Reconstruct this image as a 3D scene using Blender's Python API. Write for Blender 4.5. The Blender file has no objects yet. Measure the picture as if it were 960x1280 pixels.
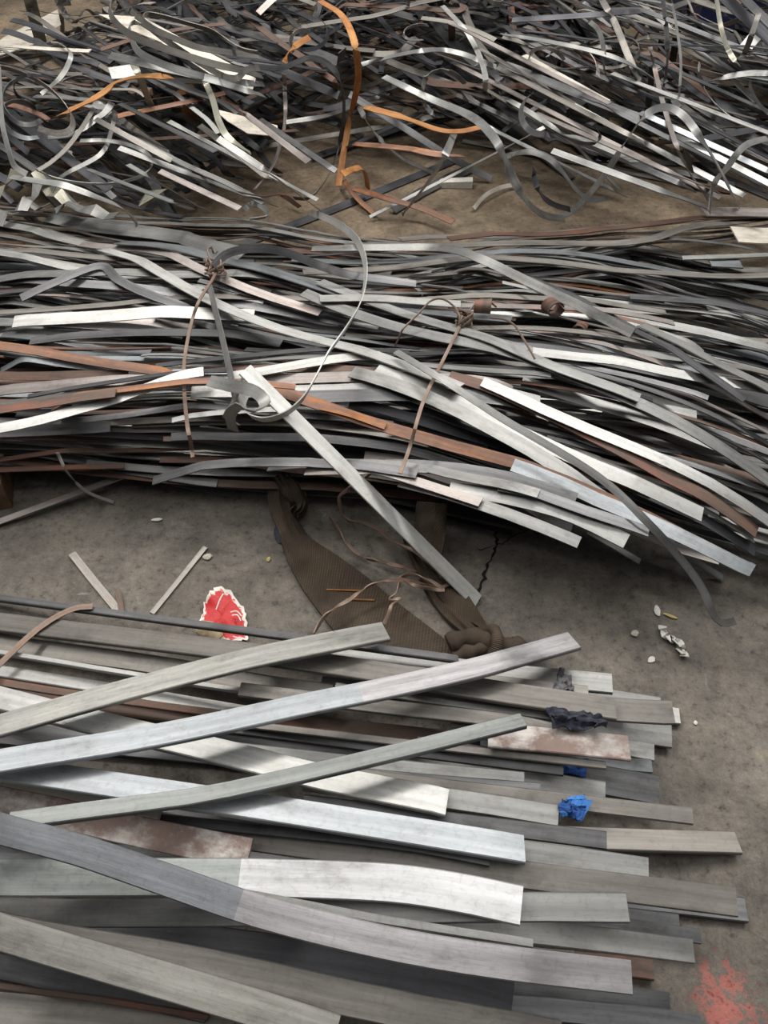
import bpy, math, random
import numpy as np
from mathutils import Vector, noise as mnoise
random.seed(11)
rng = random.Random(5)
sc = bpy.context.scene
col = sc.collection
R = math.radians

# ------------------------------------------------------------------ camera
CAM_H, DEPR, FPX = 1.6, 48.0, 961.0
cam_d = bpy.data.cameras.new('camera')
cam = bpy.data.objects.new('camera', cam_d)
col.objects.link(cam)
cam.location = (0, 0, CAM_H)
cam.rotation_euler = (R(90 - DEPR), 0, 0)
cam_d.sensor_fit = 'VERTICAL'
cam_d.sensor_height = 36
cam_d.lens = FPX / 1280 * 36
cam_d.clip_start = .01
sc.camera = cam
CA, SA = math.cos(R(90 - DEPR)), math.sin(R(90 - DEPR))

def unproj(px, py, z):
    """points of the place at height z that the photograph shows at (px, py)"""
    px = np.asarray(px, float); py = np.asarray(py, float); z = np.asarray(z, float)
    xc = (px - 480) / FPX; yc = -(py - 640) / FPX
    dy = yc * CA + SA
    dz = yc * SA - CA
    t = (z - CAM_H) / dz
    return xc * t, dy * t

def at(px, py, z=0.0):
    x, y = unproj(px, py, z)
    return Vector((float(x), float(y), z))

# ------------------------------------------------------------------ materials
def nt_new(name):
    m = bpy.data.materials.new(name); m.use_nodes = True
    nt = m.node_tree
    return m, nt, nt.nodes, nt.links, nt.nodes['Principled BSDF']

def ramp(ns, stops):
    r = ns.new('ShaderNodeValToRGB')
    e = r.color_ramp.elements
    while len(e) < len(stops): e.new(.5)
    for k, (p, c) in enumerate(stops):
        e[k].position = p; e[k].color = (*c, 1) if len(c) == 3 else c
    return r

def mixc(ns, ls, fac, a, b, mode='MIX'):
    m = ns.new('ShaderNodeMix'); m.data_type = 'RGBA'; m.blend_type = mode
    for sock, v in ((m.inputs[0], fac), (m.inputs[6], a), (m.inputs[7], b)):
        if isinstance(v, (int, float)): sock.default_value = v
        elif isinstance(v, tuple): sock.default_value = (*v, 1)
        else: ls.new(v, sock)
    return m.outputs[2]

def math_(ns, ls, op, a, b=None):
    m = ns.new('ShaderNodeMath'); m.operation = op
    for k, v in enumerate((a, b)):
        if v is None: continue
        if isinstance(v, (int, float)): m.inputs[k].default_value = v
        else: ls.new(v, m.inputs[k])
    return m.outputs[0]

def noise_(ns, ls, vec, scale, detail=4, rough=.6, dist=0):
    n = ns.new('ShaderNodeTexNoise')
    n.inputs['Scale'].default_value = scale; n.inputs['Detail'].default_value = detail
    n.inputs['Roughness'].default_value = rough; n.inputs['Distortion'].default_value = dist
    ls.new(vec, n.inputs['Vector'])
    return n.outputs['Fac']

def metal(name, c1, c2, rough=.42, metallic=.75, rust=0.0, rc=(.22, .09, .04), streak=1.0, var=.26, spot=.3, rmap=(5, 22)):
    m, nt, ns, ls, b = nt_new(name)
    uv = ns.new('ShaderNodeTexCoord')
    oi = ns.new('ShaderNodeObjectInfo')
    mp = ns.new('ShaderNodeMapping'); mp.inputs['Scale'].default_value = (2.5, 55, 1)
    ls.new(uv.outputs['UV'], mp.inputs['Vector'])
    st = noise_(ns, ls, mp.outputs[0], 1.0, 5, .65)
    mp2 = ns.new('ShaderNodeMapping'); mp2.inputs['Scale'].default_value = (7, 14, 1)
    ls.new(uv.outputs['UV'], mp2.inputs['Vector'])
    bl = noise_(ns, ls, mp2.outputs[0], 1.0, 6, .62)
    fine = noise_(ns, ls, uv.outputs['UV'], 70, 8, .75, .6)
    sr = ramp(ns, [(.32, (0, 0, 0)), (.68, (1, 1, 1))]); ls.new(st, sr.inputs[0])
    cc = mixc(ns, ls, sr.outputs[0], c1, c2)
    br = ramp(ns, [(.30, (.40, .39, .37)), (.44, (.86, .86, .85)), (.6, (1, 1, 1)), (.8, (1.12, 1.12, 1.12))]); ls.new(bl, br.inputs[0])
    cc = mixc(ns, ls, .75 * streak, cc, br.outputs[0], 'MULTIPLY')
    # scale spots
    fr = ramp(ns, [(.28, (.25, .2, .17)), (.5, (1, 1, 1))]); ls.new(fine, fr.inputs[0])
    cc = mixc(ns, ls, spot, cc, fr.outputs[0], 'MULTIPLY')
    if rust > 0:
        mp3 = ns.new('ShaderNodeMapping'); mp3.inputs['Scale'].default_value = (*rmap, 1)
        ls.new(uv.outputs['UV'], mp3.inputs['Vector'])
        rn = noise_(ns, ls, mp3.outputs[0], 1.0, 8, .7)
        rr = ramp(ns, [(max(0, .72 - rust * .5), (0, 0, 0)), (min(1, .88 - rust * .5), (1, 1, 1))]); ls.new(rn, rr.inputs[0])
        rcol = mixc(ns, ls, fine, rc, tuple(min(1, x * 1.9) for x in rc))
        cc = mixc(ns, ls, rr.outputs[0], cc, rcol)
        ls.new(math_(ns, ls, 'MULTIPLY', math_(ns, ls, 'SUBTRACT', 1.0, rr.outputs[0]), metallic), b.inputs['Metallic'])
    else:
        b.inputs['Metallic'].default_value = metallic
    v = math_(ns, ls, 'ADD', math_(ns, ls, 'MULTIPLY', oi.outputs['Random'], var * 2), 1 - var)
    vm = ns.new('ShaderNodeCombineColor')
    for k in range(3): ls.new(v, vm.inputs[k])
    cc = mixc(ns, ls, 1.0, cc, vm.outputs[0], 'MULTIPLY')
    ls.new(cc, b.inputs['Base Color'])
    ra = math_(ns, ls, 'ADD', math_(ns, ls, 'MULTIPLY', bl, .25), rough - .12)
    ls.new(ra, b.inputs['Roughness'])
    bp = ns.new('ShaderNodeBump'); bp.inputs['Strength'].default_value = .25; bp.inputs['Distance'].default_value = .002
    ls.new(math_(ns, ls, 'ADD', st, math_(ns, ls, 'MULTIPLY', bl, 2.0)), bp.inputs['Height'])
    ls.new(bp.outputs[0], b.inputs['Normal'])
    return m

MAT = {
 'L': metal('pale_steel', (.33, .33, .316), (.475, .475, .455), .52, .78, .07),
 'M': metal('grey_steel', (.24, .24, .232), (.38, .38, .365), .47, .8, .12),
 'B': metal('bluish_steel', (.25, .266, .278), (.37, .39, .405), .50, .8, .05),
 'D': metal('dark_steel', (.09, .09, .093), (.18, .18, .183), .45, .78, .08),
 'N': metal('brown_grey_steel', (.17, .158, .142), (.29, .272, .247), .5, .6, .22, (.2, .1, .06)),
 'T': metal('pinkish_steel', (.30, .265, .25), (.45, .405, .38), .48, .6, .28, (.27, .14, .10)),
 'K': metal('dark_rusty_steel', (.09, .062, .05), (.17, .11, .08), .6, .25, .45, (.14, .05, .03)),
 'R': metal('orange_rusty_steel', (.33, .135, .04), (.56, .28, .085), .7, .0, .5, (.22, .08, .025), var=.2),
 'S': metal('stained_rusty_plate', (.44, .40, .37), (.66, .63, .60), .7, .1, .66, (.15, .105, .088), var=.05, rmap=(11, 14)),
 'P': metal('beige_sheet', (.55, .50, .42), (.74, .69, .60), .55, .25, .03, var=.1),
 'V': metal('streaked_ground_steel', (.28, .27, .275), (.47, .455, .46), .44, .82, .03, var=.1),
 'G': metal('yellowish_tin', (.30, .29, .23), (.52, .50, .41), .42, .75, .04),
 'Q': metal('reddish_rusty_steel', (.17, .085, .055), (.33, .18, .12), .6, .2, .42, (.34, .13, .03), var=.2),
 'W': metal('bright_tin', (.62, .62, .60), (.78, .78, .76), .42, .6, .0, var=.05),
}

def plain(name, c, rough=.8, var=.25, scale=60, bump=.3, c2=None, spec=.3):
    m, nt, ns, ls, b = nt_new(name)
    tc = ns.new('ShaderNodeTexCoord')
    n = noise_(ns, ls, tc.outputs['Object'], scale, 6, .65)
    c2 = c2 or tuple(x * (1 - var * 1.6) for x in c)
    r = ramp(ns, [(.3, c2), (.7, c)]); ls.new(n, r.inputs[0])
    ls.new(r.outputs[0], b.inputs['Base Color'])
    b.inputs['Roughness'].default_value = rough
    b.inputs['Specular IOR Level'].default_value = spec
    bp = ns.new('ShaderNodeBump'); bp.inputs['Strength'].default_value = bump; bp.inputs['Distance'].default_value = .004
    ls.new(n, bp.inputs['Height']); ls.new(bp.outputs[0], b.inputs['Normal'])
    return m

def webbing():
    m, nt, ns, ls, b = nt_new('oily_webbing')
    tc = ns.new('ShaderNodeTexCoord')
    mp = ns.new('ShaderNodeMapping'); mp.inputs['Scale'].default_value = (1, 1, 1); mp.inputs['Rotation'].default_value = (0, 0, .6)
    ls.new(tc.outputs['UV'], mp.inputs['Vector'])
    w = ns.new('ShaderNodeTexWave'); w.inputs['Scale'].default_value = 42; w.inputs['Distortion'].default_value = 1.2; w.inputs['Detail'].default_value = 2
    ls.new(mp.outputs[0], w.inputs['Vector'])
    n = noise_(ns, ls, tc.outputs['Object'], 9, 6, .65)
    r = ramp(ns, [(.25, (.03, .02, .013)), (.75, (.125, .088, .055))]); ls.new(n, r.inputs[0])
    w2 = ramp(ns, [(.1, (.55, .55, .55)), (.7, (1, 1, 1))]); ls.new(w.outputs['Fac'], w2.inputs[0])
    ls.new(mixc(ns, ls, .8, r.outputs[0], w2.outputs[0], 'MULTIPLY'), b.inputs['Base Color'])
    b.inputs['Roughness'].default_value = .8
    bp = ns.new('ShaderNodeBump'); bp.inputs['Strength'].default_value = .6; bp.inputs['Distance'].default_value = .003
    ls.new(w.outputs['Fac'], bp.inputs['Height']); ls.new(bp.outputs[0], b.inputs['Normal'])
    return m
MAT['web'] = webbing()
MAT['thread'] = plain('orange_thread', (.42, .20, .06), .8)
MAT['wood'] = plain('dirty_timber', (.20, .12, .075), .8, .4, 14, .5)
MAT['navy'] = plain('navy_cloth', (.07, .075, .10), .85, .4, 80, .5, spec=.2)
MAT['blue'] = plain('blue_cloth', (.03, .10, .33), .8, .3, 80, .4)
MAT['bright'] = plain('bright_blue_plastic', (.05, .22, .62), .5, .2, 40, .2)
MAT['greyrag'] = plain('grey_cloth', (.17, .165, .175), .85, .4, 80, .5)
MAT['white'] = plain('white_scrap', (.78, .76, .70), .8, .15, 90, .4)
MAT['chip'] = plain('pale_chip', (.62, .58, .48), .85, .3, 120, .4)
MAT['yellow'] = plain('yellow_chip', (.62, .50, .18), .8, .2, 120, .3)
MAT['navybin'] = plain('navy_paint', (.012, .016, .06), .5, .3, 12, .2)
MAT['wire'] = metal('rusty_wire', (.16, .11, .085), (.30, .22, .17), .55, .4, .4, (.17, .08, .045), var=.15)
MAT['wiregrey'] = metal('grey_wire', (.30, .28, .25), (.50, .47, .43), .45, .6, .15, var=.15)

def card_mat():
    m, nt, ns, ls, b = nt_new('red_printed_card')
    tc = ns.new('ShaderNodeTexCoord')
    n = noise_(ns, ls, tc.outputs['UV'], 5, 6, .7, .4)
    n2 = noise_(ns, ls, tc.outputs['UV'], 26, 4, .7, 1.0)
    e = ns.new('ShaderNodeSeparateXYZ'); ls.new(tc.outputs['UV'], e.inputs[0])
    red = mixc(ns, ls, n, (.45, .008, .010), (.66, .022, .022))
    sc_ = ramp(ns, [(.62, (0, 0, 0)), (.67, (1, 1, 1))]); ls.new(n2, sc_.inputs[0])
    red = mixc(ns, ls, math_(ns, ls, 'MULTIPLY', sc_.outputs[0], .5), red, (.8, .66, .6))
    f = math_(ns, ls, 'ADD', e.outputs['X'], math_(ns, ls, 'MULTIPLY', math_(ns, ls, 'SUBTRACT', n, .5), .7))
    k = ramp(ns, [(.10, (1, 1, 1)), (.14, (0, 0, 0))]); ls.new(f, k.inputs[0])
    ls.new(mixc(ns, ls, k.outputs[0], red, (.80, .74, .66)), b.inputs['Base Color'])
    b.inputs['Roughness'].default_value = .55
    return m
MAT['card'] = card_mat()
MAT['cardback'] = plain('brown_card', (.52, .40, .26), .85, .35, 60, .4)

def floor_mat():
    m, nt, ns, ls, b = nt_new('stained_concrete')
    tc = ns.new('ShaderNodeTexCoord'); P = tc.outputs['Object']
    n1 = noise_(ns, ls, P, 1.1, 8, .62, .3)
    n2 = noise_(ns, ls, P, 7, 8, .68, .5)
    n3 = noise_(ns, ls, P, 42, 6, .72)
    n4 = noise_(ns, ls, P, 190, 3, .7)
    r1 = ramp(ns, [(.30, (.10, .088, .075)), (.52, (.185, .166, .141)), (.75, (.29, .26, .218))]); ls.new(n1, r1.inputs[0])
    r2 = ramp(ns, [(.25, (.38, .37, .36)), (.50, (.95, .95, .95)), (.78, (1.4, 1.36, 1.3))]); ls.new(n2, r2.inputs[0])
    c = mixc(ns, ls, .85, r1.outputs[0], r2.outputs[0], 'MULTIPLY')
    r3 = ramp(ns, [(.30, (.16, .15, .14)), (.45, (.85, .85, .85)), (.58, (1.05, 1.04, 1.03)), (.74, (1.6, 1.55, 1.45))]); ls.new(n3, r3.inputs[0])
    c = mixc(ns, ls, .8, c, r3.outputs[0], 'MULTIPLY')
    r4 = ramp(ns, [(.3, (.62, .62, .62)), (.6, (1.05, 1.05, 1.05))]); ls.new(n4, r4.inputs[0])
    c = mixc(ns, ls, .55, c, r4.outputs[0], 'MULTIPLY')
    # the floor farther back turns browner and slightly lighter
    sp = ns.new('ShaderNodeSeparateXYZ'); ls.new(P, sp.inputs[0])
    mr = ns.new('ShaderNodeMapRange'); mr.inputs[1].default_value = 1.9; mr.inputs[2].default_value = 3.2; ls.new(sp.outputs['Y'], mr.inputs[0])
    c = mixc(ns, ls, math_(ns, ls, 'MULTIPLY', mr.outputs[0], .85), c, mixc(ns, ls, 1.0, c, (1.38, 1.16, .90), 'MULTIPLY'))
    # pinkish red paint mark
    q = at(908, 1262)
    dn = ns.new('ShaderNodeVectorMath'); dn.operation = 'DISTANCE'; ls.new(P, dn.inputs[0]); dn.inputs[1].default_value = q
    d = math_(ns, ls, 'ADD', dn.outputs['Value'], math_(ns, ls, 'MULTIPLY', math_(ns, ls, 'SUBTRACT', n2, .5), .16))
    d = math_(ns, ls, 'ADD', d, math_(ns, ls, 'MULTIPLY', math_(ns, ls, 'SUBTRACT', n3, .5), .34))
    dr = ramp(ns, [(.02, (1, 1, 1)), (.06, (0, 0, 0))]); ls.new(d, dr.inputs[0])
    c = mixc(ns, ls, math_(ns, ls, 'MULTIPLY', dr.outputs[0], .85), c, mixc(ns, ls, 1.0, (.52, .17, .14), r3.outputs[0], 'MULTIPLY'))
    # white scuffs
    n5 = noise_(ns, ls, P, 13, 9, .75, 1.6)
    wr = ramp(ns, [(.63, (0, 0, 0)), (.72, (1, 1, 1))]); ls.new(n5, wr.inputs[0])
    c = mixc(ns, ls, math_(ns, ls, 'MULTIPLY', wr.outputs[0], .42), c, (.55, .52, .47))
    ls.new(c, b.inputs['Base Color'])
    b.inputs['Roughness'].default_value = .72
    b.inputs['Specular IOR Level'].default_value = .3
    bp = ns.new('ShaderNodeBump'); bp.inputs['Strength'].default_value = .7; bp.inputs['Distance'].default_value = .008
    ls.new(math_(ns, ls, 'ADD', n2, math_(ns, ls, 'MULTIPLY', n3, .6)), bp.inputs['Height']); ls.new(bp.outputs[0], b.inputs['Normal'])
    return m

# ------------------------------------------------------------------ mesh helpers
def link_mesh(name, verts, faces, mats, parent=None, uvs=None, midx=None, sharp=.6):
    me = bpy.data.meshes.new(name)
    me.from_pydata([tuple(map(float, v)) for v in verts], [], faces)
    for m in mats: me.materials.append(m)
    if uvs is not None:
        lay_ = me.uv_layers.new(name='UVMap')
        lay_.data.foreach_set('uv', np.asarray(uvs, float).ravel())
    if midx is not None:
        me.polygons.foreach_set('material_index', midx)
    me.polygons.foreach_set('use_smooth', [True] * len(me.polygons))
    me.set_sharp_from_angle(angle=sharp)
    me.update()
    o = bpy.data.objects.new(name, me)
    col.objects.link(o)
    if parent: o.parent = parent
    return o

def recentre(o):
    """put the object's origin at its own base"""
    me = o.data
    n = len(me.vertices)
    a = np.empty(n * 3); me.vertices.foreach_get('co', a); a = a.reshape(-1, 3)
    c = (a.min(0) + a.max(0)) / 2; c[2] = a[:, 2].min()
    a -= c
    me.vertices.foreach_set('co', a.ravel()); me.update()
    o.location = c
    return o

def tag(o, label, cat, group=None, kind=None):
    if label: o['label'] = label
    if cat: o['category'] = cat
    if group: o['group'] = group
    if kind: o['kind'] = kind
    return o

def empty(name, loc):
    e = bpy.data.objects.new(name, None); col.objects.link(e); e.location = loc
    e.empty_display_size = .05
    return e

def under(parent, o):
    """make o a part of parent, keeping it where it stands"""
    o.parent = parent
    o.location = Vector(o.location) - Vector(parent.location)
    return o

def ribbon_geo(P, width, thick, roll=0.0, cham=0.0, wprof=None, u0=0.0, side=None):
    """P: k x 3 centre line (middle of the section); returns verts, faces, uvs"""
    P = np.asarray(P, float); k = len(P)
    T = np.gradient(P, axis=0); T /= np.linalg.norm(T, axis=1)[:, None] + 1e-12
    if side is None:
        S = np.stack([-T[:, 1], T[:, 0], np.zeros(k)], 1)
    else:
        S = np.tile(np.asarray(side, float), (k, 1)); S -= T * (S * T).sum(1)[:, None]
    S /= np.linalg.norm(S, axis=1)[:, None] + 1e-12
    N = np.cross(T, S)
    roll = np.broadcast_to(np.asarray(roll, float), (k,))
    c, s = np.cos(roll)[:, None], np.sin(roll)[:, None]
    S2 = S * c + N * s; N2 = N * c - S * s
    w = np.broadcast_to(np.asarray(width, float), (k,)) / 2
    if wprof is not None: w = w * wprof
    h = thick / 2
    if cham > 0:
        sec = [(-1, -cham), (-1, cham, 1)]
        prof = lambda wi: [(-wi, -h + cham), (-wi, h - cham), (-wi + cham, h), (wi - cham, h), (wi, h - cham), (wi, -h + cham), (wi - cham, -h), (-wi + cham, -h)]
    else:
        prof = lambda wi: [(-wi, -h), (-wi, h), (wi, h), (wi, -h)]
    V, F, U = [], [], []
    u = np.concatenate([[0], np.cumsum(np.linalg.norm(np.diff(P, axis=0), axis=1))]) + u0
    n = len(prof(1.0))
    for i in range(k):
        for a, b in prof(w[i]):
            V.append(P[i] + S2[i] * a + N2[i] * b)
    pr = prof(float(w.mean()))
    vv = [a + b * .3 for a, b in pr]
    for i in range(k - 1):
        for j in range(n):
            j2 = (j + 1) % n
            F.append((i * n + j, i * n + j2, (i + 1) * n + j2, (i + 1) * n + j))
            U += [(u[i], vv[j] + u0), (u[i], vv[j2] + u0), (u[i + 1], vv[j2] + u0), (u[i + 1], vv[j] + u0)]
    F.append(tuple(range(n - 1, -1, -1))); U += [(u[0], vv[j] + u0) for j in range(n - 1, -1, -1)]
    F.append(tuple((k - 1) * n + j for j in range(n))); U += [(u[-1], vv[j] + u0) for j in range(n)]
    return V, F, U

def tube_geo(P, r, sides=6):
    P = np.asarray(P, float); k = len(P)
    T = np.gradient(P, axis=0); T /= np.linalg.norm(T, axis=1)[:, None] + 1e-12
    up = np.array([.12, .2, 1.0])
    S = np.cross(T, up); S /= np.linalg.norm(S, axis=1)[:, None] + 1e-12
    N = np.cross(S, T)
    r = np.broadcast_to(np.asarray(r, float), (k,))
    V, F, U = [], [], []
    for i in range(k):
        for j in range(sides):
            a = 2 * math.pi * j / sides
            V.append(P[i] + r[i] * (S[i] * math.cos(a) + N[i] * math.sin(a)))
    for i in range(k - 1):
        for j in range(sides):
            j2 = (j + 1) % sides
            F.append((i * sides + j, i * sides + j2, (i + 1) * sides + j2, (i + 1) * sides + j))
            U += [(i * .01, j / sides * .02), (i * .01, (j + 1) / sides * .02), (i * .01 + .01, (j + 1) / sides * .02), (i * .01 + .01, j / sides * .02)]
    F.append(tuple(range(sides - 1, -1, -1))); U += [(0, 0)] * sides
    F.append(tuple((k - 1) * sides + j for j in range(sides))); U += [(1, 0)] * sides
    return V, F, U

class Heap:
    """geometry of many uncountable strips gathered into one mesh"""
    def __init__(s): s.V, s.F, s.U, s.I = [], [], [], []
    def add(s, geo, mi):
        V, F, U = geo; b = len(s.V)
        s.V += [tuple(v) for v in V]; s.F += [tuple(b + i for i in f) for f in F]; s.U += U; s.I += [mi] * len(F)

# ------------------------------------------------------------------ heights of what lies already
CELL = .008
ZCAP = .55
X0, X1, Y0, Y1 = -4.2, 4.2, -.6, 7.6
NX, NY = int((X1 - X0) / CELL), int((Y1 - Y0) / CELL)
HF = np.zeros((NX, NY))

def hidx(x, y):
    return (np.clip(((x - X0) / CELL).astype(int), 0, NX - 1), np.clip(((y - Y0) / CELL).astype(int), 0, NY - 1))

def resample(px, step):
    p = np.asarray(px, float)
    # smooth Catmull-Rom through the given points
    if len(p) > 2:
        q = np.vstack([2 * p[0] - p[1], p, 2 * p[-1] - p[-2]])
        out = []
        for i in range(1, len(q) - 2):
            a, b_, c, d = q[i - 1], q[i], q[i + 1], q[i + 2]
            for t in np.linspace(0, 1, 12, endpoint=False):
                out.append(.5 * (2 * b_ + (c - a) * t + (2 * a - 5 * b_ + 4 * c - d) * t * t + (3 * b_ - a - 3 * c + d) * t ** 3))
        out.append(p[-1]); p = np.array(out)
    s = np.concatenate([[0], np.cumsum(np.linalg.norm(np.diff(p[:, :2], axis=0), axis=1))])
    n = max(3, int(s[-1] / step) + 1)
    t = np.linspace(0, s[-1], n)
    return np.stack([np.interp(t, s, p[:, k]) for k in range(p.shape[1])], 1)

def upper_hull(s, z):
    h = []
    for i in range(len(s)):
        while len(h) > 1 and (z[h[-1]] - z[h[-2]]) * (s[i] - s[h[-2]]) <= (z[i] - z[h[-2]]) * (s[h[-1]] - s[h[-2]]):
            h.pop()
        h.append(i)
    return np.interp(s, s[h], z[h]), h

def settle(s, hmax, k1, k2, smax=.14):
    """height of the underside of a springy bar lying on the heights hmax: it sags at most k1, droops at most k2"""
    mid = s.mean(); par = (s - mid) ** 2 / 2
    g = hmax - k1 * par
    H, h = upper_hull(s, g)
    j = int(np.searchsorted(s[h], mid)); j = min(max(j, 1), len(h) - 1)
    a, b = h[j - 1], h[j]
    sl = (g[b] - g[a]) / (s[b] - s[a] + 1e-9)
    if abs(sl) > smax:
        sl = math.copysign(smax, sl)
        T = sl * (s - mid); T = T + (g - T).max()
    else:
        T = g[a] + sl * (s - s[a])
    z = np.maximum(H, T - (k1 + k2) * par) + k1 * par
    if k2 < 20 and len(s) > 12:
        # bars bend, they do not crease: round the corners off and lift what that lowers
        m = max(3, min(len(s) // 3, int(.09 / (s[-1] / (len(s) - 1) + 1e-9))))
        ker = np.hanning(m + 2)[1:-1]; ker /= ker.sum()
        zp = np.concatenate([2 * z[0] - z[m:0:-1], z, 2 * z[-1] - z[-2:-m - 2:-1]])
        zs = np.convolve(zp, ker, 'same')[m:-m]
        z = zs + max(0.0, float((hmax - zs).max()))
    return z

def frame2(X, Y):
    tx, ty = np.gradient(X), np.gradient(Y)
    l = np.hypot(tx, ty) + 1e-12
    return -ty / l, tx / l

def cross_heights(X, Y, w, marg=.006):
    nx, ny = frame2(X, Y)
    m = max(2, int((w + 2 * marg) / .006) + 1)
    off = np.linspace(-w / 2 - marg, w / 2 + marg, m)
    ix, iy = hidx(X[:, None] + nx[:, None] * off, Y[:, None] + ny[:, None] * off)
    return off, HF[ix, iy], ix, iy

def lay(px, width=None, wpx=None, thick=.004, k1=.15, k2=.5, rolls=(0,), dz=None, update=True, z0=.1, step=3.0, zmin=0.0, world=None, smax=.14, zlimit=None, zg=None, zspan=(.0, .0)):
    """lay a strip along the pixel path px (or the plan path world) on whatever lies there already.
    returns centre line (k x 3), roll, width"""
    if world is None:
        P = resample(px, step)
        xa, ya = unproj(P[:, 0], P[:, 1], np.full(len(P), float(z0)))
        mx = np.hypot(np.diff(xa), np.diff(ya)).max()
        if mx > .008: P = resample(px, max(.4, step * .008 / mx))
    else:
        P = resample(world, .008)
    dzs = P[:, 2] if P.shape[1] > 2 else (np.zeros(len(P)) if dz is None else np.interp(np.linspace(0, 1, len(P)), np.linspace(0, 1, len(dz)), dz))
    Z = np.full(len(P), float(z0))
    best = None
    if zg is not None:
        Zg = zg(P[:, 0], P[:, 1]); Z = Zg.copy(); nit = 1 if zspan[1] == 0 else 3
    else:
        nit = 6 if world is None else 1
    for it in range(nit):
        if world is None:
            X, Y = unproj(P[:, 0], P[:, 1], Z)
        else:
            X, Y = P[:, 0], P[:, 1]
        if width is None:
            i = len(P) // 2
            d = P[min(i + 2, len(P) - 1)] - P[max(i - 2, 0)]; d = d[:2] / (np.linalg.norm(d[:2]) + 1e-9)
            a = np.array(unproj(P[i, 0] - d[1] * wpx / 2, P[i, 1] + d[0] * wpx / 2, Z[i]))
            b = np.array(unproj(P[i, 0] + d[1] * wpx / 2, P[i, 1] - d[0] * wpx / 2, Z[i]))
            nx, ny = frame2(X, Y)
            w = abs((b - a) @ np.array([nx[i], ny[i]]))
        else: w = width
        s = np.concatenate([[0], np.cumsum(np.hypot(np.diff(X), np.diff(Y)) + 1e-6)])
        best = None
        for ro in rolls:
            off, hh, ix, iy = cross_heights(X, Y, w * abs(math.cos(ro)) + .001)
            tn = math.tan(ro) if abs(ro) < 1.2 else 0.0
            hm = (hh - off[None, :] * tn).max(1)
            if abs(ro) >= 1.2: hm = hm + w / 2
            z = settle(s, hm, k1, k2, smax)
            sc_ = z.mean()
            if best is None or sc_ < best[0] - 1e-5: best = (sc_, ro, z, off, ix, iy, tn)
        Zn = np.maximum(best[2], zmin) + thick / 2 / max(.3, abs(math.cos(best[1]))) + .0012 + dzs
        Zp = Z
        if zg is not None and it < nit - 1: Z = Zg + np.clip(Zn - Zg, *zspan).mean(); continue
        Z = Zn if it == nit - 1 else np.clip(.35 * Z + .65 * Zn, 0, ZCAP)
    sc_, ro, z, off, ix, iy, tn = best
    if world is None and zg is None and k2 < 20 and abs(Zn.mean() - Zp.mean()) > .02:
        # at the foot of a steep flank the height jumps: look for the highest place that carries it
        shape = Zn - Zn.mean(); h0 = thick / 2 / max(.3, abs(math.cos(ro))) + .0012
        for g_ in np.arange(.36, .0, -.015):
            Zt = np.maximum(g_ + shape * .3, zmin + h0)
            X, Y = unproj(P[:, 0], P[:, 1], Zt)
            off, hh, ix, iy = cross_heights(X, Y, w * abs(math.cos(ro)) + .001)
            if float(((hh - off[None, :] * tn).max(1) + h0 - Zt).max()) > 0: break
            keep_ = (X, Y, Zt, off, ix, iy)
        else:
            pass
        if g_ < .355:
            X, Y, Z, off, ix, iy = keep_
        s = np.concatenate([[0], np.cumsum(np.hypot(np.diff(X), np.diff(Y)) + 1e-6)])
    if zlimit is not None and (np.any(Z > zlimit(P[:, 0], P[:, 1])) if callable(zlimit) else Z.max() > zlimit): return None, None, None
    if update:
        ht = thick / 2 / max(.3, abs(math.cos(ro)))
        top = Z[:, None] + off[None, :] * tn + ht + .0004 + .22 * CELL * np.minimum(1.0, np.abs(np.gradient(Z, s + np.arange(len(s)) * 1e-9)) + abs(tn))[:, None]
        if abs(ro) >= 1.2: top = top + w / 2
        np.maximum.at(HF, (ix, iy), top)
    return np.stack([X, Y, Z], 1), ro, w

def thin(P, step):
    n = max(2, int(np.linalg.norm(np.diff(P, axis=0), axis=1).sum() / step) + 1)
    idx = np.unique(np.linspace(0, len(P) - 1, n).round().astype(int))
    return P[idx]

def simplify(P, tol=.0005, longest=.12):
    keep = [0]; n = len(P)
    while keep[-1] < n - 1:
        i = keep[-1]; lo, hi = i + 1, i + 1
        j = i + 1; step = 1
        while j < n:
            d = P[j] - P[i]; L = np.linalg.norm(d)
            if L > longest: break
            if j > i + 1:
                e = P[i + 1:j] - P[i]; u = d / (L + 1e-12)
                if np.linalg.norm(e - (e @ u)[:, None] * u, axis=1).max() > tol: break
            hi = j; j += 1
        keep.append(hi)
    return P[keep]

def strip_object(name, P, w, thick, ro, mat, step=.06, cham=0.0, split=None, label=None, cat='steel strip', group=None):
    Q = simplify(P, longest=.03 if split else .12)
    geo = ribbon_geo(Q, w, thick, ro, cham, u0=rng.uniform(0, 50))
    mats = [MAT[mat]]; mi = None
    if split:
        mats.append(MAT[split[1]])
        n = 8 if cham else 4
        k = len(Q)
        ar = np.concatenate([[0], np.cumsum(np.linalg.norm(np.diff(Q, axis=0), axis=1))])
        cut = int(np.searchsorted(ar, split[0] * ar[-1]))
        mi = [0 if f // n < cut else 1 for f in range((k - 1) * n)] + [0, 1]
    o = recentre(link_mesh(name, geo[0], geo[1], mats, uvs=geo[2], midx=mi))
    return tag(o, label, cat, group)

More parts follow.
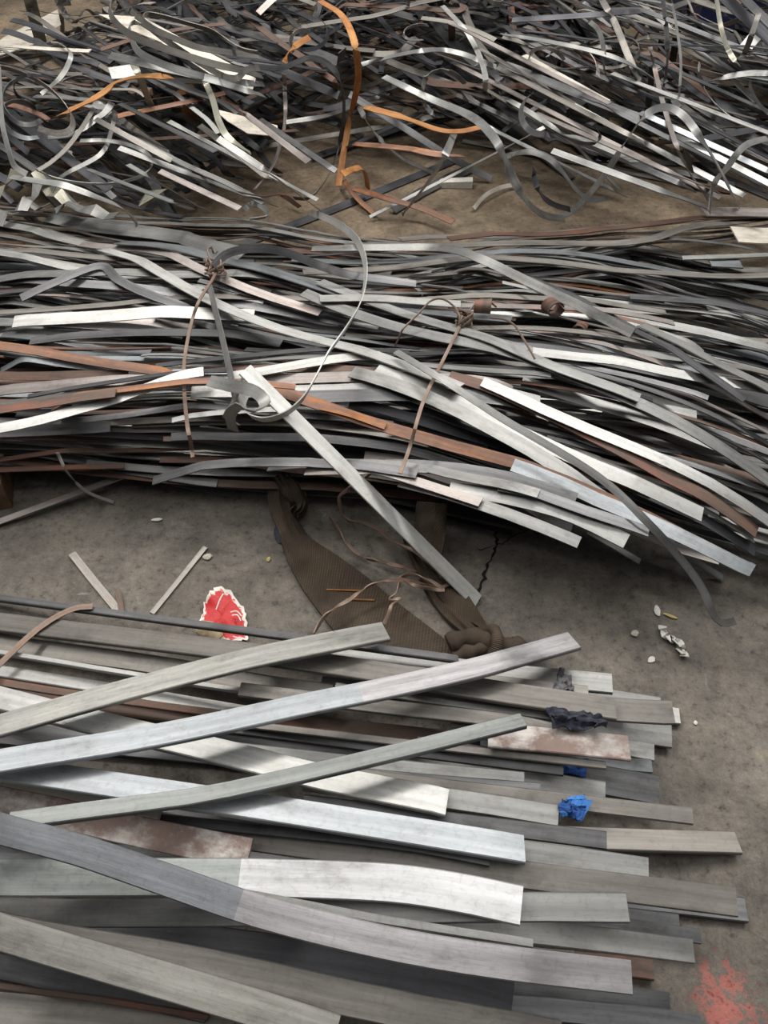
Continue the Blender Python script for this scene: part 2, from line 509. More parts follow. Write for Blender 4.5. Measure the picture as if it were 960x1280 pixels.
def place_px(path, zs, clear=None, smooth=0):
    P = resample(path, 1.5)
    Z = np.interp(np.linspace(0, 1, len(P)), np.linspace(0, 1, len(zs)), zs)
    for _ in range(3 if clear is not None else 1):
        X, Y = unproj(P[:, 0], P[:, 1], Z)
        if clear is not None:
            ix, iy = hidx(X, Y); Z = np.maximum(Z, HF[ix, iy] + clear)
    for _ in range(smooth): Z[1:-1] = (Z[:-2] + 2 * Z[1:-1] + Z[2:]) / 4
    X, Y = unproj(P[:, 0], P[:, 1], Z)
    return np.stack([X, Y, Z], 1)

def pts(s): return [tuple(float(v) for v in q.split(',')) for q in s.split()]
# ------------------------------------------------------------------ the setting
FS = 9.0
o = link_mesh('floor', [(-FS, -2, 0), (FS, -2, 0), (FS, 16, 0), (-FS, 16, 0)], [(0, 1, 2, 3)], [floor_mat()])
tag(o, 'stained grey brown concrete workshop floor', None, kind='structure')
MAT['crack'] = plain('crack_dirt', (.012, .011, .010), .95, .2, 60, .2)

def crack(path, w):
    P = resample(path, 4); X, Y = unproj(P[:, 0], P[:, 1], np.zeros(len(P)))
    j = np.array([rng.gauss(0, .003) for _ in X])
    nx, ny = frame2(X, Y); X = X + nx * j; Y = Y + ny * j
    V, F = [], []
    for i in range(len(X)):
        ww = w * rng.uniform(.3, 1.1) / 2
        V += [(X[i] - nx[i] * ww, Y[i] - ny[i] * ww, .0012), (X[i] + nx[i] * ww, Y[i] + ny[i] * ww, .0012)]
        if i: F.append((2 * i - 2, 2 * i - 1, 2 * i + 1, 2 * i))
    o = link_mesh('floor_crack', V, F, [MAT['crack']])
    tag(o, None, None, kind='structure')
crack(pts('622,650 618,690 606,715 597,745 578,785 566,822 556,850'), .010)
crack(pts('600,690 650,668 700,650'), .004)

# ------------------------------------------------------------------ timber bearers that carry the tied bundle
def timber(px0, px1, w, h, label):
    a, b = at(*px0), at(*px1)
    d = (b - a).normalized(); n = Vector((-d.y, d.x, 0))
    V = []
    for t, p in ((0, a), (1, b)):
        c = .006
        for sx, sz in ((-w / 2 + c, 0.001), (-w / 2, c), (-w / 2, h - c), (-w / 2 + c, h), (w / 2 - c, h), (w / 2, h - c), (w / 2, c), (w / 2 - c, 0.001)):
            V.append(p + n * sx + Vector((0, 0, sz)))
    F = [(j, (j + 1) % 8, 8 + (j + 1) % 8, 8 + j) for j in range(8)] + [tuple(range(7, -1, -1)), tuple(range(8, 16))]
    o = recentre(link_mesh('timber_bearer', V, F, [MAT['wood']], uvs=None))
    tag(o, label, 'timber', 'timber bearers under the tied bundle')
    # what lies on it starts from its top
    m = int((b - a).length / .004)
    for k in range(m + 1):
        p = a + (b - a) * k / m
        for q in np.arange(-w / 2, w / 2 + .001, .004):
            ix, iy = hidx(np.array([p.x + n.x * q]), np.array([p.y + n.y * q]))
            HF[ix, iy] = np.maximum(HF[ix, iy], h + .001)
timber((-12, 640), (22, 335), .12, .10, 'brown timber block under the bundle, beside the thin rusty strip on the floor')
timber((800, 610), (770, 335), .11, .10, 'timber bearer under the fanned ends of the tied bundle')

# ------------------------------------------------------------------ FRONT STACK, flat bars from the bottom up
FG = 'flat bars of the front stack'
front = [
 # material, px width, thickness, roll choice, path, split, label
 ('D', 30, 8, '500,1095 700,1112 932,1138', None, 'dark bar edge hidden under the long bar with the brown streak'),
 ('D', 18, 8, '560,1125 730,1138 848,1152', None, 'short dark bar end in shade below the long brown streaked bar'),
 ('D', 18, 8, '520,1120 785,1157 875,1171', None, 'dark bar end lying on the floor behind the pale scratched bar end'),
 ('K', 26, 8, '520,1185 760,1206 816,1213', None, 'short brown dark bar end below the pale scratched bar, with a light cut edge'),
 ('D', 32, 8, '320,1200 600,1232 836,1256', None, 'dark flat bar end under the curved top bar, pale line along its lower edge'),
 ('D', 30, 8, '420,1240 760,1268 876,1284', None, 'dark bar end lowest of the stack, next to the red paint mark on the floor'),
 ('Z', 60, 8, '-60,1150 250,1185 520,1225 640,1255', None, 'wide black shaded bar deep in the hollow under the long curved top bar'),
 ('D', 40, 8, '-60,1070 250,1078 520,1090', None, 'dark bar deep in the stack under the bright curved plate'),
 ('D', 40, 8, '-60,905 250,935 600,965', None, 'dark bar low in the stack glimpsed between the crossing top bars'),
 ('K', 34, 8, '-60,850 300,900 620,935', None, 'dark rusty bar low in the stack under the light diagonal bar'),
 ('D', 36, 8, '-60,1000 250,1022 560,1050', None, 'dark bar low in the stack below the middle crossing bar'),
 ('M', 20, 8, '560,858 780,887 849,896', None, 'small grey bar end that sticks out farthest of the upper group, behind the others'),
 ('M', 26, 8, '560,880 750,908 839,921', None, 'grey bar end with a white cut edge below the farthest of the upper group'),
 ('M', 20, 8, '560,838 735,867 826,882', None, 'grey bar end with a dark shadow line, second row from the aisle floor'),
 ('B', 11, 6, '640,868 770,885 792,889', None, 'small pale bluish bar tip tucked between two larger grey bar ends'),
 ('M', 20, 8, '600,915 760,932 817,941', None, 'grey bar end directly below the rusty white stained plate corner'),
 ('B', 16, 8, '600,932 760,953 814,958', None, 'bluish bar end lower than the stained plate, two rows down'),
 ('D', 34, 8, '520,938 700,966 823,988', None, 'wide dark bar end with a light rim beside the blue cloth'),
 ('M', 24, 8, '480,950 640,971 756,990', None, 'grey bar end beside the dark wide one, over the long brown bar'),
 ('blue', 0, 0, '', None, ''),
 ('N', 30, 8, '400,1030 700,1047 922,1054', None, 'brownish bar with a slanted end that reaches far over the floor'),
 ('M', 17, 8, '330,818 500,836 655,851', None, 'grey bar end beneath the longest crossing bar, at the rear of the stack'),
 ('M', 24, 8, '400,812 600,839 765,855', None, 'rearmost grey bar end facing the open floor'),
 ('N', 15, 8, '440,832 620,853 735,866', None, 'narrow bar end with a pale tip under the dark grey rag'),
 ('N', 26, 8, '400,850 640,884 832,906', None, 'wide grey bar end with a dark scratch, its end beyond the crumpled navy cloth'),
 ('N', 22, 8, '-60,797 0,805 200,832 330,856 415,868', None, 'second brown grey bar from the rear, passing under both crossing bars'),
 ('L', 17, 7, '-60,832 0,838 125,856 320,886', None, 'light grey bar between two brown ones under the rear crossing bar'),
 ('K', 9, 7, '-60,846 0,853 95,868 275,892', None, 'narrow dark rusty bar edge beside the light bar at the rear of the stack'),
 ('L', 7, 7, '-60,812 0,816 165,843 360,872 420,880', None, 'thin bright bar edge along the second brown bar'),
 ('L', 8, 6, '420,860 515,874 695,897', None, 'thin bright bar edge above the crumpled navy cloth'),
 ('N', 17, 7, '300,862 480,884 625,900 695,914', None, 'brown grey bar whose end rests on the stained rusty plate'),
 ('D', 13, 7, '250,905 480,935 704,963', None, 'dark narrow bar with a square end below the thin brown edge'),
 ('M', 15, 7, '250,930 480,956 655,973', None, 'grey narrow bar ending short of the blue cloth'),
 ('D', 13, 7, '250,944 480,970 675,986', None, 'dark narrow bar one row below the grey narrow one'),
 ('N', 9, 7, '300,905 560,935 757,957', None, 'thin brown bar edge just under the stained rusty plate'),
 ('S', 33, 5, '610,919 700,927 786,936', None, 'short rusty plate with white stains at the end of the middle crossing bar'),
 ('N', 19, 8, '300,952 480,975 700,1001 865,1021', None, 'long brown grey bar ending well out over the floor in the middle of the stack'),
 ('bright', 0, 0, '', None, ''),
 ('M', 25, 7, '380,976 560,998 698,1020', None, 'grey bar with a small notch in its end beside the bright blue scrap'),
 ('glove', 0, 0, '', None, ''),
 ('D', 21, 7, '380,1004 615,1033 758,1051', None, 'dark grey bar end lying over the brownish slanted one'),
 ('M', 25, 8, '360,1030 655,1064 810,1086', None, 'grey bar end below the light blue grey bar, above the long streaked bar'),
 ('N', 33, 8, '100,1012 230,1036 480,1070 700,1100 920,1128', None, 'long grey bar with a brown streak, its end reaching farthest over the floor'),
 ('D', 14, 7, '100,1010 180,1022 480,1054 612,1077', None, 'narrow dark bar between the light blue grey bar and the bright curved plate'),
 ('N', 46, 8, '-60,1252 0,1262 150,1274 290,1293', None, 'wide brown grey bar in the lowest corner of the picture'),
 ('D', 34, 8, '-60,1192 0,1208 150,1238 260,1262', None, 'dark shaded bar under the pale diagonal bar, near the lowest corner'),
 ('K', 9, 7, '-60,1222 0,1233 130,1250 260,1272', None, 'thin brown bar edge between the dark shaded bar and the wide brown grey bar'),
 ('T', 15, 7, '380,1143 520,1158 602,1165', None, 'pinkish grey bar end in the gap under the bright curved plate'),
 ('L', 9, 7, '540,1172 660,1188 717,1193', None, 'small pale narrow bar tip beside the end of the bright thin bar'),
 ('L', 31, 8, '420,1140 600,1158 740,1173 866,1189', None, 'pale bar with a diagonal scratch at its end, just above the curved top bar'),
 ('M', 36, 8, '-60,1139 150,1142 480,1137 650,1134 784,1135', None, 'grey bar with a square end passing under the bright curved plate'),
 ('N', 46, 8, '-20,1158 60,1175 250,1206 480,1257 700,1298', None, 'wide bar with dark crack like stains in the hollow under the curved top bar'),
 ('P', 26, 7, '-60,975 0,985 100,1002 200,1020', None, 'pale bar under the low end of the middle crossing bar'),
 ('S', 38, 5, '-60,990 60,1013 160,1037 312,1068', None, 'rusty plate with white stains under the low end of the curved top bar'),
 ('B', 28, 8, '-60,950 0,962 90,978 300,1006', None, 'bluish bar with a long shadow between the two lower crossing bars'),
 ('L', 35, 8, '-60,860 0,876 130,908 280,942 400,972 558,1005', None, 'light grey bar running diagonally under all three crossing bars'),
 ('B', 37, 8, '-40,952 30,966 300,1006 480,1034 655,1062', None, 'light blue grey bar ending in the middle of the stack beside the glove'),
 ('G1', 47, 8, '-60,1104 0,1101 200,1098 330,1098 480,1103 570,1115 652,1132', (.52, 'W2'), 'bright curved plate with a drooping end, green grey for half its length'),
 ('L', 11, 7, '300,1112 390,1132 480,1153 661,1188', None, 'bright thin bar edge along the rear side of the curved top bar'),
 ('P2', 47, 8, '-60,1142 0,1165 130,1204 300,1254 420,1292', None, 'pale stained bar running diagonally out of the lowest corner'),
 ('N', 29, 8, '-60,770 0,778 300,815 480,842 620,865 769,887', None, 'long rear bar whose square end lies above the crumpled navy cloth'),
 ('D', 10, 8, '-60,740 0,748 290,787 572,825', None, 'rearmost narrow bar with a bright white edge towards the viewer'),
 ('M3', 23, 8, '10,1026 150,1008 270,992 480,946 653,904', None, 'middle crossing bar, dark grey, its tip over the stained rusty plate'),
 ('B', 31, 8, '-60,966 0,953 200,920 390,880 480,862 600,835 717,802', (.585, 'V'), 'longest crossing bar, bluish with a streaked ground end pointing at the floor'),
 ('M2', 30, 8, '-60,928 0,909 150,866 300,827 400,806 482,790', None, 'rearmost crossing bar with a shiny bent spot, its end near the red card'),
 ('C', 42, 9, '-60,1014 0,1036 100,1063 200,1097 330,1141 480,1178 620,1202 788,1222', (.46, 'V'), 'long curved top bar, dark bluish then streaked grey, across the lowest part of the stack'),
]
MAT['M3'] = metal('dark_greenish_steel', (.15, .158, .152), (.235, .245, .237), .44, .8, .04, var=.03)
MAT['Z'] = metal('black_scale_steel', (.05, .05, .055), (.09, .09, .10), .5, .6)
MAT['G1'] = metal('green_grey_steel', (.29, .315, .30), (.42, .44, .42), .45, .75, var=.02)
MAT['W2'] = metal('bright_ground_steel', (.50, .50, .50), (.68, .68, .68), .42, .75, var=.02)
MAT['P2'] = metal('pale_stained_steel', (.31, .30, .27), (.47, .455, .42), .48, .65, .10, (.20, .13, .08), var=.05)
MAT['M2'] = metal('crossing_steel', (.25, .25, .235), (.41, .40, .37), .42, .82, .06, var=.03)
MAT['C'] = metal('dark_bluish_steel', (.20, .208, .225), (.285, .295, .31), .44, .82, .03, var=.03)

def cloth(name, px_poly, z_add, mat, amp, label, cat, seed, n=16, cap=45, group=None):
    """crumpled cloth lying on what is there; px_poly: four corners (rear-left, rear-right, front-right, front-left)"""
    a, b, c, d = [np.array(p, float) for p in px_poly]
    V, F, U = [], [], []
    Q = []
    for i in range(n + 1):
        for j in range(n + 1):
            u, v = i / n, j / n
            p = a * (1 - u) * (1 - v) + b * u * (1 - v) + c * u * v + d * (1 - u) * v
            e = mnoise.noise(Vector((u * 3 + seed, v * 3, .5))) * 3.5
            Q.append((p[0] + e, p[1] + mnoise.noise(Vector((u * 3, v * 3 + seed, 1.5))) * 3))
    Q = np.array(Q)
    Z = np.full(len(Q), .1)
    for _ in range(3):
        X, Y = unproj(Q[:, 0], Q[:, 1], Z)
        base = np.zeros(len(Q))
        for ox in (-.012, 0, .012):
            for oy in (-.012, 0, .012):
                ix, iy = hidx(X + ox, Y + oy); base = np.maximum(base, HF[ix, iy])
        base = np.minimum(base, np.percentile(base, cap) + .012)
        Z = base + z_add
    for k in range(len(Q)):
        u, v = (k // (n + 1)) / n, (k % (n + 1)) / n
        w = abs(mnoise.noise(Vector((u * 4.5 + seed, v * 2.2, seed)))) + .15 * abs(mnoise.noise(Vector((u * 9, v * 6 + seed, seed))))
        Z[k] += amp * w
    V = [(X[k], Y[k], Z[k] + .003) for k in range(len(Q))]
    m = n + 1
    for i in range(n):
        for j in range(n):
            f = (i * m + j, i * m + j + 1, (i + 1) * m + j + 1, (i + 1) * m + j)
            F.append(f); U += [(q // m / n * .1, q % m / n * .1) for q in f]
    # back side, so that the cloth has thickness
    b0 = len(V); V += [(x, y, z - .003) for x, y, z in V]
    F2 = [tuple(b0 + q for q in reversed(f)) for f in F]
    for f in F2: U += [((q - b0) // m / n * .1, (q - b0) % m / n * .1) for q in f]
    rim = [j for j in range(n)] + [i * m + n for i in range(n)] + [n * m + n - j for j in range(n)] + [(n - i) * m for i in range(n)]
    for k in range(len(rim)):
        p, q = rim[k], rim[(k + 1) % len(rim)]
        F2.append((q, p, p + b0, q + b0)); U += [(0, 0)] * 4
    o = recentre(link_mesh(name, V, F + F2, [MAT[mat]], uvs=U, sharp=1.2))
    ix, iy = hidx(X, Y)
    np.maximum.at(HF, (ix, iy), Z + .004)
    return tag(o, label, cat, group)

GAP = {'C': (.05, .045, .03, .018), 'B': (.02, .02, .03), 'M2': (.02, .02, .025), 'M3': (.012, .014, .016), 'G1': (.012, .012, .012)}
FR = [R(a) for a in (0, 4, -4, 8, -8, 12, -12)]
for m, w, th, path, split, label in front:
    if m == 'blue':
        cloth('cloth_scrap', ((695, 948), (736, 950), (732, 972), (692, 966)), .003, 'blue', .012, 'dark blue cloth scrap wedged under the stained rusty plate', 'cloth', 3.1, group='cloth scraps between the bars'); continue
    if m == 'bright':
        cloth('plastic_scrap', ((700, 1008), (728, 1010), (724, 1030), (696, 1028)), .003, 'bright', .006, 'bright blue plastic scrap beside the notched bar end', 'plastic', 7.7); continue
    if m == 'glove':
        cloth('work_glove', ((682, 1044), (712, 1050), (706, 1064), (678, 1058)), .003, 'blue', .008, 'blue knitted work glove poking out under a grey bar end', 'glove', 5.5); continue
    P, ro, ww = lay(pts(path), wpx=w, thick=(th + 2.5) / 1000, k1=.02, k2=.10, rolls=FR, z0=.06, dz=GAP.get(m, (.004, .004)) if split or m == 'M2' or label.startswith('middle crossing') else (.004, .004))
    strip_object('flat_bar', P, ww, (th + 2.5) / 1000, ro, m, step=.03, cham=.0018, split=split, label=label, cat='flat bar', group=FG)
pass
cloth('cloth_rag', ((684, 888), (752, 896), (757, 915), (690, 912)), .002, 'navy', .03, 'crumpled navy grey cloth rag lying on the bar ends above the stained rusty plate', 'cloth', 1.3, n=22, cap=75, group='cloth scraps between the bars')
cloth('cloth_rag', ((696, 843), (713, 845), (717, 868), (692, 866)), .002, 'greyrag', .02, 'small dark grey rag on the rearmost bar ends, next to the aisle floor', 'cloth', 9.2, n=14, cap=60, group='cloth scraps between the bars')

# strap across the rear of the stack
P, ro, ww = lay(pts('-20,848 0,830 40,792 70,771 95,760 116,758'), width=.016, thick=.002, k1=2, k2=6, z0=.08)
strip_object('tie_strap', P, ww, .002, ro, 'wire', step=.02, label='rusty tie strap bent over the rear bars of the front stack', cat='strap')
MAT['W3'] = metal('brightened_pale_steel', (.50, .50, .475), (.68, .68, .65), .5, .45, .02, var=.05)
# ------------------------------------------------------------------ TIED BUNDLE in the middle
def quad(xs, ys):
    c = np.polyfit(xs, ys, 2); return lambda x: np.polyval(c, x)
_f = [at(x, y, .12) for x, y in ((0, 590), (250, 584), (500, 622), (720, 690), (960, 715))]
_b = [at(x, y, .12) for x, y in ((0, 298), (480, 306), (960, 292))]
Yf = quad([p.x for p in _f], [p.y for p in _f]); Yb = quad([p.x for p in _b], [p.y for p in _b])

def hf_at(x, y):
    ix, iy = hidx(np.array([x]), np.array([y])); return float(HF[ix[0], iy[0]])

# the strips deep inside, which nobody could count
heap = Heap(); HM = ['D', 'K', 'M', 'N', 'Z']
t_goal = lambda s: .065 + .035 * max(0.0, math.sin(math.pi * min(1, max(0, s)))) ** .7
made = 0
for k in range(2600):
    s = rng.uniform(.03, .95)
    cx = rng.uniform(-1.9, 1.7); L = rng.uniform(1.2, 2.8)
    x0, x1 = max(-2.1, cx - L / 2), min(2.0, cx + L / 2)
    if x1 - x0 < .6: continue
    ds = rng.gauss(0, .05)
    xs = np.linspace(x0, x1, 7)
    ss = np.clip(s + ds * (xs - cx), .02, .97)
    # the strips near the viewer end one after another toward the fanned end
    lim = [x for x, q in zip(xs, ss) if not (q > .70 and x > at(600 + (1 - q) / .30 * 340, 640, .15).x)]
    if len(lim) < 4: continue
    xs, ss = xs[:len(lim)], ss[:len(lim)]
    ys = Yb(xs) * (1 - ss) + Yf(xs) * ss
    mid = len(xs) // 2
    if hf_at(xs[mid], ys[mid]) > t_goal(ss[mid]) or hf_at(xs[1], ys[1]) > t_goal(ss[1]) + .02: continue
    th = rng.choice((.003, .004))
    P, ro, ww = lay(None, width=rng.uniform(.022, .04), thick=th, k1=.45, k2=.8, rolls=(0, .12, -.12, .2, -.2), world=np.stack([xs, ys], 1), z0=.1)
    heap.add(ribbon_geo(simplify(P, .002, .3), ww, th, ro, u0=rng.uniform(0, 40)), rng.choice((0, 0, 1, 2, 2, 3, 3, 4)))
    made += 1
o = link_mesh('bundled_strip', heap.V, heap.F, [MAT[m] for m in HM], uvs=heap.U, midx=heap.I)
tag(o, 'dark mass of steel strips packed deep inside the tied bundle', 'steel strip', kind='stuff')
def prof(tag_):
    for X_ in (-.8, 0, .8):
        ix = int((X_ - X0) / CELL)
        print(tag_, X_, [round(float(HF[ix - 4:ix + 4, int((y - Y0) / CELL)].mean()), 3) for y in np.arange(1.1, 3.1, .15)])
prof('core'); print(made)

prof0=1
BG = 'steel strips of the tied bundle'
def zone_label(x, y, L, mat, ncol):
    where = 'before the first tie' if x < 250 else ('between the wire ties' if x < 530 else 'beyond the second tie')
    yb = 285; yf = 585 if x < 250 else 585 + (x - 250) * .2
    t = (y - yb) / (yf - yb)
    side = 'far flank' if t < .35 else ('crest' if t < .68 else 'near flank')
    size = 'long' if L > 560 else 'short'
    return f'{size} {ncol} steel strip among many on the bundle {side} {where}', f'{size} {ncol} strips, bundle {side}, {where}'
COLN = {'L': 'pale grey', 'M': 'grey', 'B': 'bluish grey', 'D': 'dark grey', 'N': 'brown grey', 'T': 'pinkish grey', 'K': 'dark rusty', 'R': 'orange rusty', 'P': 'beige', 'Z': 'black', 'Q': 'reddish rusty'}

def mid_path(s, x0, x1, ds):
    xs = np.linspace(x0, x1, 6); q = []
    for x in xs:
        t = (x - 480) / 480
        ss = s + ds * t
        top = np.interp(x, [-200, 0, 480, 960, 1160], [276, 290, 305, 282, 272])
        bot = np.interp(x, [-200, 0, 250, 500, 720, 960, 1160], [590, 582, 574, 606, 660, 712, 760])
        q.append((x, top + (bot - top) * ss))
    return q

def zmound(px, py):
    top = np.interp(px, [-200, 0, 480, 960, 1160], [276, 290, 305, 282, 272])
    bot = np.interp(px, [-200, 0, 250, 500, 720, 960, 1160], [590, 582, 574, 606, 660, 712, 760])
    q = np.clip((py - top) / (bot - top), 0, 1)
    return .125 + .15 * np.sin(math.pi * q) ** .7
zroof = lambda px, py: zmound(px, py) + .065

def pick(table):
    t = rng.random() * sum(w for _, w in table)
    for m, w in table:
        t -= w
        if t <= 0: return m
    return table[-1][0]

done = 0
for k in range(1500):
    if done >= 245: break
    s = (k * .618034) % 1.0 * .99 + .005
    L = rng.choice((rng.uniform(250, 520), rng.uniform(450, 950), rng.uniform(450, 950)))
    cx = rng.uniform(-60, 1010)
    x0, x1 = max(-130, cx - L / 2), min(1100, cx + L / 2)
    ds = rng.gauss(.06, .10)
    if s > .72: x1 = min(x1, 600 + (1 - s) / .28 * 380 + rng.uniform(-50, 30))
    if x1 - x0 < 180: x0 = x1 - 220
    path = mid_path(s, x0, x1, ds)
    if max(p[1] - (574 if p[0] < 250 else 574 + (p[0] - 250) * .20) for p in path) > 12: path = mid_path(s, x0, x1, .0)
    mat = pick((('L', 1.2), ('M', 3), ('B', 1.2), ('D', 4.5), ('N', 2.2), ('T', 1.2), ('K', 2.2), ('Z', 1.5), ('Q', .5)) if s > .62 else (('L', 3.0), ('M', 4), ('B', 1.6), ('D', 3.0), ('N', 2.6), ('T', 1.6), ('K', 1.5), ('Q', .5)))
    th = rng.choice((.0022, .0026, .003))
    P, ro, ww = lay(path, width=rng.choice((.014, .018, .022, .026, .03, .036)), thick=th, k1=.4, k2=.7, rolls=[R(a) for a in rng.sample((0, 6, -6, 12, -12, 20, -20, 28), 5)], z0=.2, step=3, zmin=.11, zg=zmound, zlimit=zroof)
    if P is None: continue
    done += 1
    lab, grp = zone_label((x0 + x1) / 2, path[3][1], x1 - x0, mat, COLN[mat])
    strip_object('steel_strip', P, ww, th, ro, mat, step=.03, label=lab, group=grp)

prof('ind'); print(done, k)
mid = [
 ('M', 13, '60,268 122,281 200,291 305,314', 'broad grey strip edge at the far flank, just behind the first tie knot'),
 ('L', 9, '-40,270 0,280 80,300 165,322', 'pale strip running down from the crumpled tin toward the first tie'),
 ('T', 9, '100,300 190,320 280,352 400,380', 'pinkish strip passing just under the first wire knot'),
 ('B', 14, '150,306 195,317 330,345 480,374 640,396', 'long bluish white strip directly beneath the knot of the first tie'),
 ('N', 8, '430,308 580,312 680,313 800,310 860,290 960,268 1040,246', 'brown strip that swings up in a curve toward the far corner of the bundle'),
 ('T', 10, '500,306 570,299 700,291 830,276 960,262 1050,252', 'rusty edged strip along the top of the far flank beside the bare floor'),
 ('K', 10, '560,309 690,298 840,282 980,272', 'dark rusty strip just below the rusty edged one at the far flank'),
 ('N', 8, '380,352 480,346 600,338 760,348 860,335 960,322 1060,310', 'brown wavy strip crossing the crest from the loop to the far end'),
 ('D', 9, '22,362 70,353 128,342 150,354 200,369 242,377', 'dark kinked strip lying on edge before the first tie'),
 ('L', 11, '12,391 40,391 160,393 318,398', 'bright pale strip with a dark end, level across the crest before the first tie'),
 ('D', 9, '35,420 175,414 280,420 352,431', 'dark curved strip below the bright pale one before the first tie'),
 ('Q', 9, '-40,424 0,430 110,450 218,473', 'orange rusty strip before the first tie, below the dark curved one'),
 ('T', 10, '-60,464 0,466 120,475 240,480 480,482 640,490', 'long pinkish grey strip running level behind the bent strap end'),
 ('M', 11, '240,494 400,494 540,492 676,496', 'grey strip with a square end, level under the second wire tie'),
 ('D', 12, '330,506 480,504 676,506', 'dark square ended strip just below the level grey one'),
 ('M', 13, '380,375 480,406 640,450 740,490 860,530 1000,580', 'long smooth grey strip sloping down behind the second tie to the far end'),
 ('L', 12, '400,356 480,381 600,420 700,465 800,496', 'pale strip parallel to and above the long smooth grey one'),
 ('D', 12, '660,350 740,384 860,450 936,490', 'dark thick strip end pointing down at the far end, with a light edge'),
 ('L', 12, '800,412 860,440 980,488', 'bright strip beside the dark thick end at the edge of the picture'),
 ('T', 7, '560,381 640,384 845,396', 'thin pinkish strip behind the rusty curl and the second knot'),
 ('L', 10, '400,376 480,374 576,378', 'pale strip tip just behind the knot of the second tie'),
 ('L', 15, '470,470 557,506 680,556 780,596 886,626', 'broad pale strip under the long springy wire, ending before the far end'),
 ('M', 15, '440,470 535,508 650,563 760,628 852,656', 'broad grey strip below the broad pale one'),
 ('Q', 12, '330,485 400,512 480,541 605,582 720,622 880,668', 'long orange rusty strip sloping across the near flank under the second tie'),
 ('B', 14, '640,585 740,622 838,664 943,709', 'bluish grey strip whose end sticks out lowest at the far end'),
 ('K', 12, '560,488 700,530 840,592 960,640', 'broad dark rusty strip in the middle of the fanned ends'),
 ('M', 11, '600,500 760,552 900,600 1000,640', 'grey strip above the broad dark rusty one among the fanned ends'),
 ('D', 14, '480,622 600,655 702,690', 'dark grey strip end low on the near flank beyond the second tie'),
 ('M', 15, '560,628 690,664 775,699', 'grey strip end over the shadowed floor, third from the lowest tip'),
 ('D', 12, '620,630 720,668 801,690', 'dark strip end next to the springy wire over the floor'),
 ('M', 12, '500,612 620,662 718,699', 'grey strip end that hangs lowest beside the floor crack'),
 ('M', 11, '330,545 400,565 480,590 560,625 664,660', 'grey strip curving down along the near flank toward the floor crack'),
 ('T', 10, '380,572 480,607 597,656', 'pinkish pale strip end nearest the folded dark sling'),
 ('L', 9, '-40,566 0,556 120,526 212,498 260,490', 'pale strip rising gently away from the viewer before the first tie'),
 ('Q', 6, '82,551 230,549 376,546', 'thin orange strip along the near flank crossing the first wire tie'),
 ('K', 9, '-60,570 0,571 100,572 172,574', 'dark rusty strip lowest on the near flank before the first tie'),
 ('D', 7, '60,553 150,529 240,513 302,508', 'thin dark bowed strip behind the thin orange one'),
 ('L', 5, '225,562 280,556 360,553', 'thin pale bowed strip crossing the first wire tie low down'),
 ('Q', 7, '400,510 440,520 482,536', 'short orange strip tip beneath the bent strap loop'),
 ('D', 10, '180,566 300,578 420,598 520,624', 'dark strip along the lowest edge of the near flank over the slings'),
 ('W3', 10, '288,473 380,455 476,442', 'short pale strip crossing the bright one, rising to the rear between the ties'),
 ('W3', 15, '130,312 215,350 350,404 480,452 574,495', 'bright pale strip with a slanted tip crossing the whole crest between the ties'),
]
for m, w, path, label in mid:
    th = .003
    P, ro, ww = lay(pts(path), wpx=w, thick=th, k1=.3, k2=.8, rolls=(0, .12, -.12, .25, -.25), z0=.2, step=3, zmin=.11, zg=zmound, zspan=(-.05, .10))
    strip_object('steel_strip', P, ww, th, ro, m, step=.03, label=label, group=BG)
prof('done')

# plates and stubs at the far end of the bundle
for m, w, path, label in [
 ('T', 11, '880,264 960,266 1040,270', 'short pinkish plate lying at the far corner of the bundle'),
 ('P', 20, '918,293 960,296 1020,300', 'pale wide plate end at the far corner of the bundle'),
 ('B', 14, '886,326 925,328', 'small bright bluish plate scrap in the hollow at the far corner'),
 ('L', 5, '853,322 905,321 980,318', 'thin pale edge beside the small bright plate scrap'),
]:
    P, ro, ww = lay(pts(path), wpx=w, thick=.005, k1=.2, k2=.8, rolls=(0,), z0=.28, step=4)
    strip_object('steel_offcut', P, ww, .005, ro, m, step=.04, label=label, cat='steel offcut', group='offcuts on the bundle')

# ------------------------------------------------------------------ wire ties
def fit_wire(path, r, lift=.0, k1=3, k2=40, z0=.25):
    P, ro, w = lay(path, width=2 * r, thick=2 * r, k1=k1, k2=k2, z0=z0, update=False, step=3)
    return P

